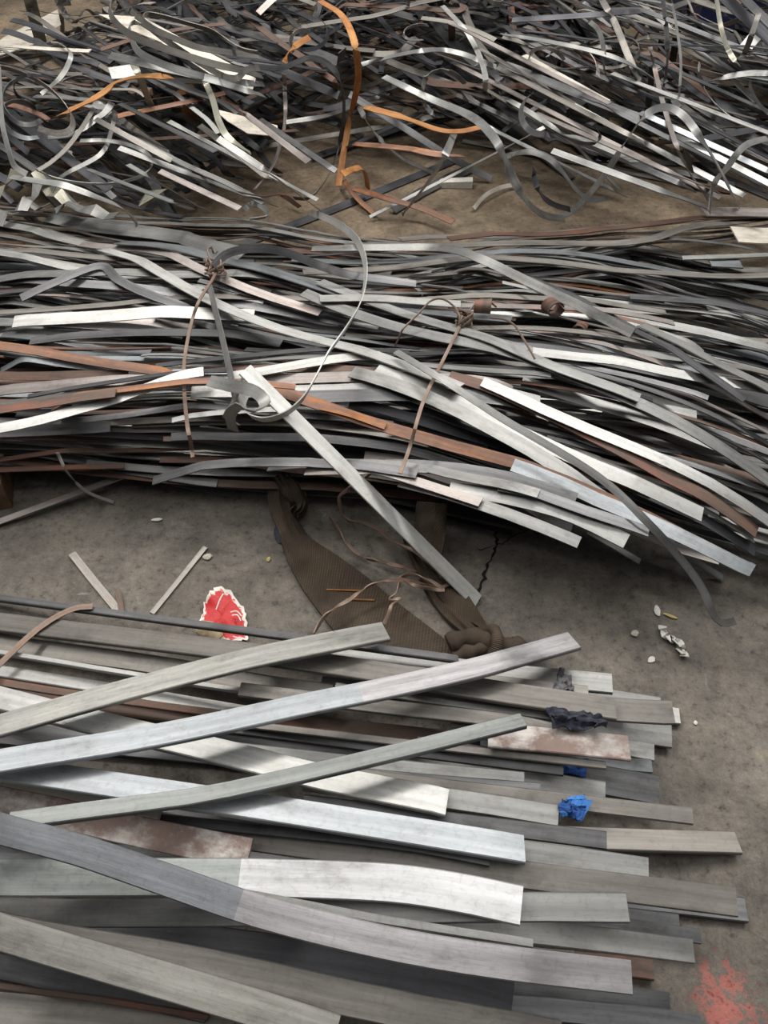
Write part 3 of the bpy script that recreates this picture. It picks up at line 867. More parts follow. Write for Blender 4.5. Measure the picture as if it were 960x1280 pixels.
def tie(path, kn, label, tails):
    q = np.array(pts(path)); zz = list(zmound(q[:, 0], q[:, 1]))
    P = place_px(pts(path), zz, .005, 0); ro, ww = 0, .009
    low = P[:, 2].copy()
    for _ in range(40): P[1:-1, 2] = (P[:-2, 2] + 2 * P[1:-1, 2] + P[2:, 2]) / 4
    P[:, 2] += .7 * max(0, (low - P[:, 2]).max())
    X, Y = unproj(*[np.array(v) for v in (resample(pts(path), 1.5)[:, 0], resample(pts(path), 1.5)[:, 1])], P[:, 2]); P[:, 0], P[:, 1] = X, Y
    root = empty('wire_tie', P[0] * [1, 1, 0] + [0, 0, P[:, 2].min()])
    g = ribbon_geo(thin(P, .02), ww, .003, ro)
    under(root, recentre(link_mesh('wire_band', g[0], g[1], [MAT['wire']], uvs=g[2])))
    c = at(*kn, .3); c = Vector((c.x, c.y, hf_at(c.x, c.y)))
    xy = unproj(kn[0], kn[1], c.z + .02); c = Vector((float(xy[0]), float(xy[1]), hf_at(float(xy[0]), float(xy[1])) + .022))
    H = Heap()
    for k in range(5):
        a0 = rng.uniform(0, 6.3); rx, ry, rz = rng.uniform(.014, .026), rng.uniform(.02, .04), rng.uniform(.008, .02)
        t = np.linspace(a0, a0 + rng.uniform(4.5, 9), 34)
        q = np.stack([c.x + rx * np.cos(t) + .01 * np.sin(2.3 * t), c.y + ry * np.sin(t), c.z + rz * np.sin(t * 1.7 + k) + .004 * k], 1)
        H.add(tube_geo(q, .0036, 6), 0)
    under(root, recentre(link_mesh('twisted_knot', H.V, H.F, [MAT['wire']], uvs=H.U)))
    for tp in tails:
        q = fit_wire(pts(tp), .003)
        q[:, 2] += .006 + .03 * np.sin(np.linspace(0, math.pi, len(q)))
        g = tube_geo(thin(q, .012), .003)
        under(root, recentre(link_mesh('wire_end', g[0], g[1], [MAT['wire']], uvs=g[2])))
    tag(root, label, 'wire tie', 'wire ties round the bundle')
tie('270,330 268,345 245,385 232,440 230,480 234,530 239,556 241,572', (268, 338), 'rusty wire tie nearest the bent strap loop, knotted beside its tip', ['268,340 262,326 272,316', '265,345 258,338 256,330'])
tie('580,396 576,405 560,438 530,500 512,560 500,592', (578, 400), 'rusty wire tie beside the small rusty curl, its knot high on the crest', ['574,392 556,384 540,388 522,405 494,424', '612,400 634,414 652,436 668,452', '582,398 600,388 620,386'])

# ------------------------------------------------------------------ single springy strips standing off the bundle
def free(name, path, wpx, thick, roll, mat, label, cat, dz=None, k1=3, k2=8, z0=.3, group=None, step=.02, width=None, zabs=None):
    path = pts(path) if isinstance(path, str) else path
    ww = width
    if zabs is not None:
        P = place_px(path, zabs, .012, 10)
    else:
        if ww is None: ww = wpx * .0030
        B, ro, _w = lay(path, smax=.8, width=.012, thick=thick, k1=k1, k2=k2, z0=z0, update=False, step=2)
        px = resample(path, 1.2)
        Z = np.interp(np.linspace(0, 1, len(px)), np.linspace(0, 1, len(B)), B[:, 2])
        raw = Z.copy(); m = max(3, len(Z) // 5)
        ker = np.hanning(m + 2)[1:-1]; ker /= ker.sum()
        Z = np.convolve(np.pad(Z, m, mode='edge'), ker, 'same')[m:-m]
        d = np.interp(np.linspace(0, 1, len(Z)), np.linspace(0, 1, len(dz)), dz); d = np.convolve(np.pad(d, m, mode='edge'), ker, 'same')[m:-m]
        up = np.maximum(0, raw - Z - d); up = np.convolve(np.pad(up, m, mode='edge'), ker, 'same')[m:-m]
        Z = Z + d + up
        X, Y = unproj(px[:, 0], px[:, 1], Z)
        P = np.stack([X, Y, Z], 1)
    Q = thin(P, step)
    ra = np.interp(np.linspace(0, 1, len(Q)), np.linspace(0, 1, len(roll)), roll) if isinstance(roll, (list, tuple)) else roll
    if zabs is None: Q[:, 2] += ww / 2 * np.abs(np.sin(ra)) * .8
    else: Q[:, 2] = np.maximum(Q[:, 2], ww / 2 * np.abs(np.sin(ra)) + .002)
    g = ribbon_geo(Q, ww, thick, ra, u0=rng.uniform(0, 30))
    o = recentre(link_mesh(name, g[0], g[1], [MAT[mat]], uvs=g[2], sharp=.9))
    return tag(o, label, cat, group)

# the big strap loop over the crest, its crumpled end
free('strap_loop', '388,268 410,276 430,288 447,305 456,330 456,360 448,388 430,418 410,446 395,475 378,503 357,521 332,528 312,522 303,508 310,490 322,478', None, .003, [1.0, 1.1, 1.2, 1.2, 1.2, 1.1, .9], 'W3',
     'springy grey strap bent in a large open loop over the crest between the ties', 'strap', dz=[.0, .03, .06, .08, .09, .09, .09, .08, .05, .03, .0], width=.026)
free('strap_end', '262,478 290,486 318,492 332,506 318,518 300,512 288,522 292,540', None, .003, [.5, .9, .4, 1.1, .5], 'L', 'crumpled folded strap end where the loop meets the bundle', 'strap', dz=[.01, .04, .07, .05, .07, .03, .0], width=.03)
free('strap_end', '306,470 298,492 286,512 284,526 296,530', None, .003, [1.0, .6, .4], 'M', 'short bent grey strap piece beside the crumpled end of the loop', 'strap', dz=[.02, .05, .06, .05, .02], width=.024)
free('steel_strap', '268,336 282,322 305,315 340,315 370,323 400,335 440,346 520,356', None, .003, [1.0, 1.1, .7, .3], 'D', 'dark strap arching from the first wire knot toward the far side', 'strap', dz=[.03, .05, .06, .05, .03, .0], width=.026)
free('steel_strap', '263,362 270,392 280,432 290,478 299,516', None, .003, [.9, .9], 'M', 'straight narrow strap running down from the first knot to the crumpled strap end', 'strap', dz=[.02, .02, .02], width=.022)
free('steel_strap', '390,312 480,311 560,313 605,328 650,350 700,374 745,396 790,420', None, .004, [.2, .5, .8, .9], 'M', 'long strap that bends down over the crest to the dark thick end', 'strap', dz=[.02, .03, .04, .03, .02], width=.028)
# long springy wire strip to the floor
free('springy_strip', '495,440 560,480 630,526 745,596 810,656 850,700 876,735 888,762 897,777 908,780 918,777', None, .003, [.2, .4, .6, .7, .8, .6, .4], 'M', 'long springy narrow strip hanging from the crest to a hooked tip on the floor', 'strip', width=.018, k1=.3, k2=60, dz=[.03, .03, .03, .03, .025, .02, .015, .008, .003, .003])
# leaning flat bar, top end on the bundle, foot on the floor
a = at(306, 462, .33); h = hf_at(a.x, a.y) + .05; a = at(306, 462, h); b = at(597, 752, .006)
q = np.linspace(0, 1, 60)
while True:
    L = np.array(a)[None] * (1 - q[:, None]) + np.array(b)[None] * q[:, None]
    ix, iy = hidx(L[:, 0], L[:, 1])
    if (L[:, 2] - HF[ix, iy] > .006).all() or h > .7: break
    h += .01; a = at(306, 462, h)
print('leaning bar top', h)
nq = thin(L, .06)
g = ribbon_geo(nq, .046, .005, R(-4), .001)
o = recentre(link_mesh('leaning_bar', g[0], g[1], [MAT['W3']], uvs=g[2]))  # paler steel stands in for ceiling light falling on this bar
tag(o, 'bright flat bar leaning off the crest, its foot on the floor by the knotted sling', 'flat bar')

for path, w, m, zs, label in [('735,664 800,702', .016, 'L', (.14, .11), 'thin pale strip edge among the lowest fanned ends'),
                       ('780,650 840,684 903,723', .024, 'M', (.13, .08, .012), 'narrow strip end reaching the floor beside the bluish one')]:
    strip_object('steel_strip', place_px(pts(path), zs), w, .003, 0, m, label=label, group=BG)
# rusty curls between the strips
def curl(c, r, w, turns, tilt, mat, label, name='steel_curl', group='small curls on the bundle', sx=1.0):
    p = at(*c, .3); z = hf_at(p.x, p.y); p = at(*c, z + .02); z = hf_at(p.x, p.y)
    t = np.linspace(.4, .4 + turns * 2 * math.pi, int(26 * turns) + 4)
    rr = r * (1 + .18 * (t - .4) / (2 * math.pi))
    # the curl stands on its edge, leaning by tilt
    ax = np.array([math.cos(tilt), math.sin(tilt), 0.0]); up = np.array([0, 0, 1.0])
    Q = np.array([p.x, p.y, z + r * 1.25 + .002]) + (np.cos(t) * rr * sx)[:, None] * ax + (np.sin(t) * rr)[:, None] * up
    side = np.cross(ax, up) + np.array([0, 0, .25])
    g = ribbon_geo(Q, w, .0025, 0, side=side)
    o = recentre(link_mesh(name, g[0], g[1], [MAT[mat]], uvs=g[2], sharp=.9))
    return tag(o, label, 'curl', group)
curl((688, 400), .022, .05, .95, .3, 'K', 'small rusty ring curl on the crest beyond the second tie')
curl((728, 402), .018, .045, .7, -.5, 'K', 'small dark open curl beside the rusty ring')
curl((603, 388), .02, .05, .5, 1.4, 'K', 'small dark rusty bent piece beside the second wire knot')

# two thin strips and sticks lying on the floor near the bundle
def floor_strip(path, w, mat, label, zs=(.004, .004), thick=.004):
    P = place_px(pts(path), zs)
    return strip_object('steel_strip', P, w, thick, 0, mat, label=label, cat='steel strip', group='thin strips lying on the bare floor')
floor_strip('-40,668 0,652 60,630 130,604 198,578', .022, 'T', 'thin rusty strip sloping from under the bundle down to the floor at the timber block', (.006, .03, .07))
floor_strip('90,692 112,720 150,766', .02, 'N', 'brown stick like strip on the floor, the thicker of the crossing pair')
floor_strip('147,738 150,750 152,765', .014, 'K', 'short brown strip on the floor touching the thicker stick', (.010, .010))
floor_strip('257,684 225,724 190,767', .014, 'N', 'thin brown strip on the floor between the stick and the red card')
free('thin_wire', '72,566 84,590 108,614 142,628', None, .002, .8, 'wiregrey', 'thin pale wire curling down from the near flank onto the floor', 'wire', width=.008, zabs=[.15, .10, .05, .006])

# ------------------------------------------------------------------ slings
def sling_geo(rows, thick, seed, mats, z_of=None):
    """rows: (x, y, half width px, lift) along the sling on the floor"""
    rows = np.array(rows, float)
    n = 56
    P = resample(rows, 2.5); V, F, U = [], [], []
    T = np.gradient(P[:, :2], axis=0); T /= np.linalg.norm(T, axis=1)[:, None]
    m = 9; k = len(P); u = 0.0; prev = None
    for i in range(k):
        for j in range(m):
            v = j / (m - 1) * 2 - 1
            px = P[i, 0] - T[i, 1] * P[i, 2] * v; py = P[i, 1] + T[i, 0] * P[i, 2] * v
            f = 22.0 / max(8, P[i, 2])
            wr = .006 * f * f * (mnoise.noise(Vector((i * .05, v * 2.2 + seed, seed))) + .6 * math.sin(v * 6 * f + seed))
            z = P[i, 3] * (1 - .25 * v * v) + thick + max(0, wr) + .002
            q = at(px, py, z); V.append(q)
            if j == m // 2:
                if prev is not None: u += (q - prev).length
                prev = q
        if i:
            for j in range(m - 1):
                F.append(((i - 1) * m + j, (i - 1) * m + j + 1, i * m + j + 1, i * m + j))
                U += [(u - .01, j * .02), (u - .01, j * .02 + .02), (u, j * .02 + .02), (u, j * .02)]
    b0 = len(V)
    V += [Vector((v.x, v.y, max(.0008, v.z - thick))) for v in V]
    nf = len(F)
    for f in F[:nf]:
        F.append(tuple(b0 + q for q in reversed(f))); U += [(0, 0), (.02, 0), (.02, .02), (0, .02)]
    rim = [j for j in range(m)] + [i * m + m - 1 for i in range(1, k)] + [(k - 1) * m + j for j in range(m - 2, -1, -1)] + [i * m for i in range(k - 2, 0, -1)]
    for a_ in range(len(rim)):
        p, q = rim[a_], rim[(a_ + 1) % len(rim)]
        F.append((q, p, p + b0, q + b0)); U += [(0, 0), (.02, 0), (.02, .01), (0, .01)]
    return V, F, U

root = empty('webbing_sling', at(440, 730, 0))
g = sling_geo([(348, 596, 13, .05), (350, 628, 15, .035), (360, 655, 14, .02), (374, 685, 20, .008), (400, 715, 30, .002), (432, 747, 37, .0), (470, 785, 42, .0), (512, 820, 44, .0), (550, 850, 44, .0)], .007, 2.0, None)
under(root, recentre(link_mesh('webbing', g[0], g[1], [MAT['web']], uvs=g[2], sharp=1.0)))
for y0, (xa, xb) in ((737, (408, 452)), (749, (432, 468))):
    q = [at(x, y0 + (x - xa) * .03, .0125) for x in np.linspace(xa, xb, 12)]
    gg = tube_geo(np.array(q), .0022)
    under(root, recentre(link_mesh('marker_thread', gg[0], gg[1], [MAT['thread']], uvs=gg[2])))['label'] = 'worn orange marker thread'
g = sling_geo([(352, 590, 12, .08), (366, 612, 14, .06), (374, 630, 10, .03), (366, 640, 8, .02)], .012, 6.0, None)
under(root, recentre(link_mesh('folded_edge', g[0], g[1], [MAT['web']], uvs=g[2], sharp=1.0)))
tag(root, 'flat dirty brown webbing sling coming out from under the bundle toward the front stack', 'sling', 'lifting slings under the bundle')

root = empty('knotted_sling', at(580, 760, 0))
g = sling_geo([(540, 628, 19, .09), (538, 650, 20, .085), (537, 672, 19, .06), (536, 692, 16, .03)], .02, 3.3, None)
under(root, recentre(link_mesh('folded_eye', g[0], g[1], [MAT['web']], uvs=g[2], sharp=1.0)))
g = sling_geo([(508, 662, 7, .02), (522, 688, 11, .022), (542, 722, 14, .02), (566, 752, 20, .015), (592, 782, 15, .02), (608, 802, 10, .03)], .012, 4.4, None)
under(root, recentre(link_mesh('webbing', g[0], g[1], [MAT['web']], uvs=g[2], sharp=1.0)))
g = sling_geo([(528, 722, 5, .006), (548, 754, 6, .004), (572, 772, 5, .004), (596, 786, 4, .01)], .006, 5.4, None)
under(root, recentre(link_mesh('webbing_fold', g[0], g[1], [MAT['web']], uvs=g[2], sharp=1.0)))
H = Heap(); c = at(606, 806, .045); t = np.linspace(0, 1, 60)
def lumpy(q, r, seed):
    rr = np.array([r * (1 + .35 * mnoise.noise(Vector((i * .12, seed, 0)))) for i in range(len(q))])
    q = np.array(q); q[:, 2] = np.maximum(q[:, 2], rr + .002)
    H.add(tube_geo(q, rr, 14), 0)
lumpy(np.stack([c.x - .085 + .17 * t, c.y + .012 * np.sin(t * 6), c.z + .012 * np.sin(t * 3.1)], 1), .024, 1.0)
lumpy(np.stack([c.x - .07 + .13 * t, c.y - .03 + .03 * t, c.z - .012 + .02 * np.sin(t * 3.1)], 1), .02, 2.0)
a_ = t * 2 * math.pi * .93
lumpy(np.stack([c.x + .012 + .012 * np.sin(a_), c.y - .005 + .036 * np.cos(a_), c.z + .004 + .036 * np.sin(a_)], 1), .015, 3.0)
lumpy(np.stack([c.x + .06 + .07 * t, c.y + .005 - .02 * t, c.z - .02 * t], 1), .017, 4.0)
under(root, recentre(link_mesh('knot', H.V, H.F, [MAT['web']], uvs=H.U, sharp=1.4)))
tag(root, 'dirty brown sling tied in a fat knot beside the floor crack', 'sling', 'lifting slings under the bundle')

# ------------------------------------------------------------------ rusty wires sprawling over the slings
def floor_wire(path, r, label, zs, mat='wire'):
    P = resample(pts(path), 2)
    Z = np.interp(np.linspace(0, 1, len(P)), np.linspace(0, 1, len(zs)), zs)
    for i in range(len(Z)): Z[i] += .010 * mnoise.noise(Vector((i * .06, r * 900, 2))) + .008
    X, Y = unproj(P[:, 0], P[:, 1], Z)
    Q = thin(np.stack([X, Y, np.maximum(Z, r + .001)], 1), .008)
    tw = np.array([mnoise.noise(Vector((i * .09, r * 500, 7))) * 3 for i in range(len(Q))])
    g = ribbon_geo(Q, r * 3.4, r * 1.1, tw)
    o = recentre(link_mesh('loose_wire', g[0], g[1], [MAT[mat]], uvs=g[2], sharp=1.0))
    return tag(o, label, 'wire', 'loose wires by the slings')
floor_wire('463,592 448,602 432,614 424,622 428,640 436,651 452,653 470,660 484,672 500,681 520,690 540,708 550,722 545,728', .0030, 'rusty wire loop wound under the foot of the leaning bar', [.16, .12, .05, .02, .06, .05, .02])
floor_wire('412,646 424,664 438,684 456,697 480,703 500,708 520,714 528,712', .0030, 'crinkled thin rusty wire lying between the two slings', [.02, .03, .015, .03, .02])
floor_wire('392,792 408,768 436,750 466,730 498,725 520,727 548,734 562,730', .0028, 'long bowed rusty wire crossing the flat webbing sling', [.03, .04, .05, .05, .04, .03])
floor_wire('496,724 512,718 534,724 556,738 540,736 516,731 500,722', .0026, 'small tangle loop of rusty wire at the knotted sling', [.03, .06, .05, .04])
floor_wire('500,728 494,742 486,750 502,748 490,756 484,772 479,780', .0024, 'short crinkled wire hanging by the tip of the rearmost crossing bar', [.05, .05, .06, .06, .10])

# ------------------------------------------------------------------ litter on the floor
def lump(name, c, rx, ry, rz, mat, label, cat, group=None, seed=1, ang=0.0):
    p = at(*c, 0)
    V, F = [], []
    n, m = 10, 6
    for i in range(m + 1):
        ph = math.pi * i / m
        for j in range(n):
            a_ = 2 * math.pi * j / n
            d = 1 + .35 * mnoise.noise(Vector((math.cos(a_) + seed, math.sin(a_), ph)))
            x, y, z = rx * math.sin(ph) * math.cos(a_) * d, ry * math.sin(ph) * math.sin(a_) * d, rz * (1 + math.cos(ph)) * .5
            V.append((p.x + x * math.cos(ang) - y * math.sin(ang), p.y + x * math.sin(ang) + y * math.cos(ang), z + .001))
    for i in range(m):
        for j in range(n):
            F.append((i * n + j, (i + 1) * n + j, (i + 1) * n + (j + 1) % n, i * n + (j + 1) % n))
    o = recentre(link_mesh(name, V, F, [MAT[mat]], sharp=.5))
    return tag(o, label, cat, group)
lump('cigarette_butt', (197, 651), .017, .005, .008, 'white', 'white stub lying on the floor in front of the bundle before the first tie', 'stub', ang=.05)
lump('paint_flake', (336, 700), .006, .008, .006, 'yellow', 'tiny yellow flake on the floor beside the webbing sling', 'chip')
lump('paper_crumb', (260, 697), .014, .010, .008, 'chip', 'pale crumpled crumb on the floor next to the thin brown strip', 'crumb')
lump('stone_chip', (793, 793), .011, .009, .010, 'chip', 'grey stone chip on the floor between the long springy strip and the stack', 'chip', 'chips on the aisle floor')
lump('stone_chip', (821, 764), .009, .016, .006, 'white', 'white flake on the floor below the tip of the springy strip', 'chip', 'chips on the aisle floor')
lump('wood_splinter', (838, 771), .020, .004, .005, 'yellow', 'small yellowish splinter beside the white flake', 'splinter', ang=-.5)
lump('white_chip', (869, 904), .005, .005, .004, 'white', 'tiny white chip on the floor beside the bar ends', 'chip', 'chips on the aisle floor')
lump('white_chip', (814, 825), .012, .007, .004, 'white', 'whitish crumb on the floor below the white tape scrap', 'chip', 'chips on the aisle floor', ang=.5)
lump('dark_offcut', (348, 668), .012, .035, .012, 'navy', 'small dark piece of plastic on the floor against the webbing sling', 'offcut', ang=.2)
# crumpled white tape scrap
q = []
for i, (x, y) in enumerate(resample(pts('828,783 832,794 842,800 852,806 850,812 856,820'), 1.2)):
    z = .012 + .008 * math.sin(i * .9); q.append(at(x, y, z))
g = ribbon_geo(np.array(q), .02, .002, [1.2 * math.sin(i * .8) * .5 for i in range(len(q))])
o = recentre(link_mesh('tape_scrap', g[0], g[1], [MAT['white']], uvs=g[2])); tag(o, 'crumpled white tape scrap on the aisle floor below the springy strip tip', 'tape')

# red printed card
def red_card():
    outline = pts('262,738 274,733 288,737 294,748 304,757 308,775 311,790 308,800 290,801 272,798 255,797 246,790 250,776 254,762 257,750')
    c = np.mean(outline, 0); V, F, U = [], [], []
    rings = [0, .3, .6, .85, 1.0]
    nO = 60
    O = np.array(outline + outline[:1]); d = np.concatenate([[0], np.cumsum(np.linalg.norm(np.diff(O, axis=0), axis=1))])
    t = np.linspace(0, d[-1], nO, endpoint=False); O = np.stack([np.interp(t, d, O[:, 0]), np.interp(t, d, O[:, 1])], 1)
    O += np.array([[mnoise.noise(Vector((i * .7, 1, 0))) * 4.5, mnoise.noise(Vector((i * .7, 5, 0))) * 4.0] for i in range(nO)])
    for r_ in rings[1:]:
        for i in range(nO):
            p = c + (O[i] - c) * r_
            z = .014 + .012 * mnoise.noise(Vector((p[0] * .05, p[1] * .06, 1))) + .03 * max(0, (790 - p[1]) / 60 - .3)
            V.append(at(p[0], p[1], max(.004, z))); U.append((1 - r_, i / nO))
    V.append(at(c[0], c[1], .02)); ci = len(V) - 1
    uv = []
    for i in range(nO):
        F.append((ci, i, (i + 1) % nO)); uv += [(1, i / nO), (.7, i / nO), (.7, (i + 1) / nO)]
    for k in range(len(rings) - 2):
        for i in range(nO):
            a_, b_ = k * nO + i, k * nO + (i + 1) % nO
            F.append((a_, a_ + nO, b_ + nO, b_)); uv += [(1 - rings[k + 1], i / nO * 3), (1 - rings[k + 2], i / nO * 3), (1 - rings[k + 2], (i + 1) / nO * 3), (1 - rings[k + 1], (i + 1) / nO * 3)]
    b0 = len(V); nf = len(F)
    V += [Vector((v.x, v.y, v.z - .003)) for v in V]
    for f in F[:nf]:
        F.append(tuple(b0 + q for q in reversed(f))); uv += [(0, 0)] * len(f)
    base = (len(rings) - 2) * nO
    for i in range(nO):
        F.append((base + (i + 1) % nO, base + i, base + i + b0, base + (i + 1) % nO + b0)); uv += [(0, 0)] * 4
    root = recentre(link_mesh('red_card', V, F, [MAT['card']], uvs=uv, sharp=.8))
    # torn corner where the brown inner layer shows
    out = pts('244,786 252,775 266,777 277,786 279,794 270,801 252,799')
    cc = np.mean(out, 0)
    V = [at(cc[0], cc[1], .036)] + [at(x, y, .028) for x, y in out]; F = [(0, i + 1, (i + 1) % len(out) + 1) for i in range(len(out))]
    V += [Vector((v.x, v.y, v.z - .004)) for v in V]; n1 = len(out) + 1
    F += [(n1, n1 + (i + 1) % len(out) + 1, n1 + i + 1) for i in range(len(out))]
    F += [((i + 1) % len(out) + 1, i + 1, n1 + i + 1, n1 + (i + 1) % len(out) + 1) for i in range(len(out))]
    under(root, recentre(link_mesh('torn_corner', V, F, [MAT['cardback']])))['label'] = 'torn corner showing brown cardboard'
    # white printed scribble marks
    for s_ in ('270,762 275,749 279,742', '288,765 296,764 302,770', '290,769 297,769 301,776'):
        q = [at(x, y, .034 + .03 * max(0, (790 - y) / 60 - .3)) for x, y in resample(pts(s_), 1)]
        gg = ribbon_geo(np.array(q), .0028, .001)
        under(root, recentre(link_mesh('printed_mark', gg[0], gg[1], [MAT['white']], uvs=gg[2])))['label'] = 'white printed stroke'
    tag(root, 'crumpled red and white printed cardboard scrap at the rear of the front stack', 'cardboard')
red_card()
# ------------------------------------------------------------------ SCRAP HEAP at the rear
def heap_front(x): return np.interp(x, [-200, 0, 130, 250, 330, 380, 460, 560, 640, 700, 850, 960, 1160], [284, 284, 276, 258, 234, 210, 192, 188, 198, 226, 238, 252, 262])
def heap_back(x): return np.interp(x, [-200, 0, 60, 130, 200], [96, 72, 46, -10, -60])

def goal(x, y):
    """how high the heap stands at a place on the floor"""
    front = at(*(lambda q: (q, float(heap_front(q))))(480 + 961 * x / (y * .67 + 1.19)), .0)
    d = y - front.y
    g = .05 + .42 * (1 - math.exp(-max(0, d) / .75))
    left = min(1, max(0, (x + 2.3) / 1.1))
    g *= .5 + .5 * left
    if x < -1.5: g *= max(0.05, 1 - max(0, y - 4.5) / .9)
    if x > 1.5 and y > 4.1: g = min(g, .22)
    return max(.04, g)

def flow(x, y):
    """direction of the strips there, as a slope in the picture"""
    if x > 560: return rng.choice((rng.gauss(.5, .14), rng.gauss(.6, .2), rng.gauss(.35, .3)))
    if x > 330: return rng.choice((rng.gauss(.3, .35), rng.gauss(-.15, .3)))
    return rng.choice((rng.gauss(.62, .15), rng.gauss(.6, .2), rng.gauss(.7, .25), rng.gauss(-.2, .4)))

def rear_path(cx, cy, L, bend):
    a = math.atan(flow(cx, cy)); q = []
    c, s_ = math.cos(a), math.sin(a)
    for t in np.linspace(-.5, .5, 5):
        b = bend * (t * t - .08)
        q.append((cx + L * t * c - b * s_, cy + L * t * s_ + b * c))
    return q

def inside(q, m=0):
    return all(p[1] < heap_front(p[0]) + m and p[1] > heap_back(p[0]) - 6 for p in q)

_gx, _gy = np.arange(-260, 1240, 30), np.arange(-140, 330, 10)
_gz = np.full((len(_gx), len(_gy)), .15)
_X, _Y = np.meshgrid(_gx, _gy, indexing='ij')
for _ in range(12):
    x, y = unproj(_X, _Y, _gz)
    _gz = .5 * _gz + .5 * np.array([goal(a, b) for a, b in zip(x.ravel(), y.ravel())]).reshape(_gz.shape)
def zheap(px, py):
    fx = np.clip((np.asarray(px) + 260) / 30, 0, len(_gx) - 1.001); fy = np.clip((np.asarray(py) + 140) / 10, 0, len(_gy) - 1.001)
    i, j = fx.astype(int), fy.astype(int); u, v = fx - i, fy - j
    return _gz[i, j] * (1 - u) * (1 - v) + _gz[i + 1, j] * u * (1 - v) + _gz[i, j + 1] * (1 - u) * v + _gz[i + 1, j + 1] * u * v
heap = Heap(); HM = ['D', 'K', 'N', 'Z', 'M', 'T']
made = 0
for k in range(3200):
    cx = rng.uniform(-120, 1080); cy = rng.uniform(-60, 285)
    sc2 = (cy + 210) / 420
    L = rng.uniform(90, 300) * (.6 + .7 * sc2)
    q = rear_path(cx, cy, L, rng.gauss(0, 18))
    if not inside(q, -4): continue
    z = .15
    p = at(cx, cy, z); h = hf_at(p.x, p.y); p = at(cx, cy, h); h = hf_at(p.x, p.y)
    if p.x > 1.5 and p.y > 4.7: continue
    if h > goal(p.x, p.y) - .05: continue
    w = rng.uniform(.022, .042); th = .003
    P, ro, ww = lay(q, width=w, thick=th, k1=.3, k2=.6, rolls=[rng.uniform(-.7, .7) for _ in range(2)], z0=h + .02, step=5, smax=.7, zlimit=goal(p.x, p.y) + .10)
    if P is None: continue
    heap.add(ribbon_geo(simplify(P, .002, .3), ww, th, ro, u0=rng.uniform(0, 40)), rng.choice((0, 0, 0, 1, 2, 3, 3, 3)))
    made += 1
    if made > 900: break
o = link_mesh('heaped_strip', heap.V, heap.F, [MAT[m] for m in HM], uvs=heap.U, midx=heap.I)
tag(o, 'dark tangle of steel offcut strips deep inside the scrap heap', 'scrap strip', kind='stuff')
print('heap core', made)
def where(x, y):
    a = 'under the looped straps' if x < 330 and y < 120 else ('behind the crumpled tin' if x < 200 else ('round the tall rusty strap' if x < 560 else ('below the black bar' if x < 760 else 'toward the navy bin')))
    b = 'high' if y < 85 else ('midway' if y < 170 else 'low')
    return b, a
def rear_label(x, y, L, mat, noun):
    b, a = where(x, y); size = 'long' if L > 190 else 'short'
    return f'{size} {COLN[mat]} {noun}, among many {b} in the heap {a}', f'{size} {COLN[mat]} {noun}s {b} in the heap {a}'

REAR = (('M', 3.0), ('L', 1.0), ('D', 5.4), ('N', 3.8), ('T', 1.7), ('K', 1.7), ('B', .4), ('Z', 2.2), ('Q', .3))
COLN['Q'] = 'reddish rusty'
n = tries = 0
while n < 235:
    cx = rng.uniform(-80, 1040); cy = -30 + 312 * rng.random() ** .85
    sc2 = (cy + 210) / 420
    L = rng.uniform(70, 330) * (.55 + .7 * sc2)
    if n % 4 == 0: cx = rng.uniform(560, 1000); L *= 1.3
    q = rear_path(cx, cy, L, rng.gauss(0, 12))
    if not inside(q, 4): continue
    p = at(cx, cy, .2); h = hf_at(p.x, p.y); p = at(cx, cy, h); h = hf_at(p.x, p.y)
    if p.x > 1.5 and p.y > 4.7: continue
    mat = pick(REAR); w = rng.choice((.016, .02, .024, .028, .034)); th = rng.choice((.0025, .003))
    P, ro, ww = lay(q, width=w, thick=th, k1=.15, k2=.45, rolls=[R(rng.uniform(-30, 36)) for _ in range(2)], z0=h + .02, step=3, zg=zheap, smax=.7, zlimit=goal(p.x, p.y) + .22)
    tries += 1
    if tries > 4500: break
    if P is None: continue
    lab, grp = rear_label(cx, cy, L, mat, 'offcut strip')
    strip_object('offcut_strip', P, ww, th, ro, mat, step=.04, label=lab, cat='offcut strip', group=grp)
    n += 1

print('offcuts', n, tries, HF.max())
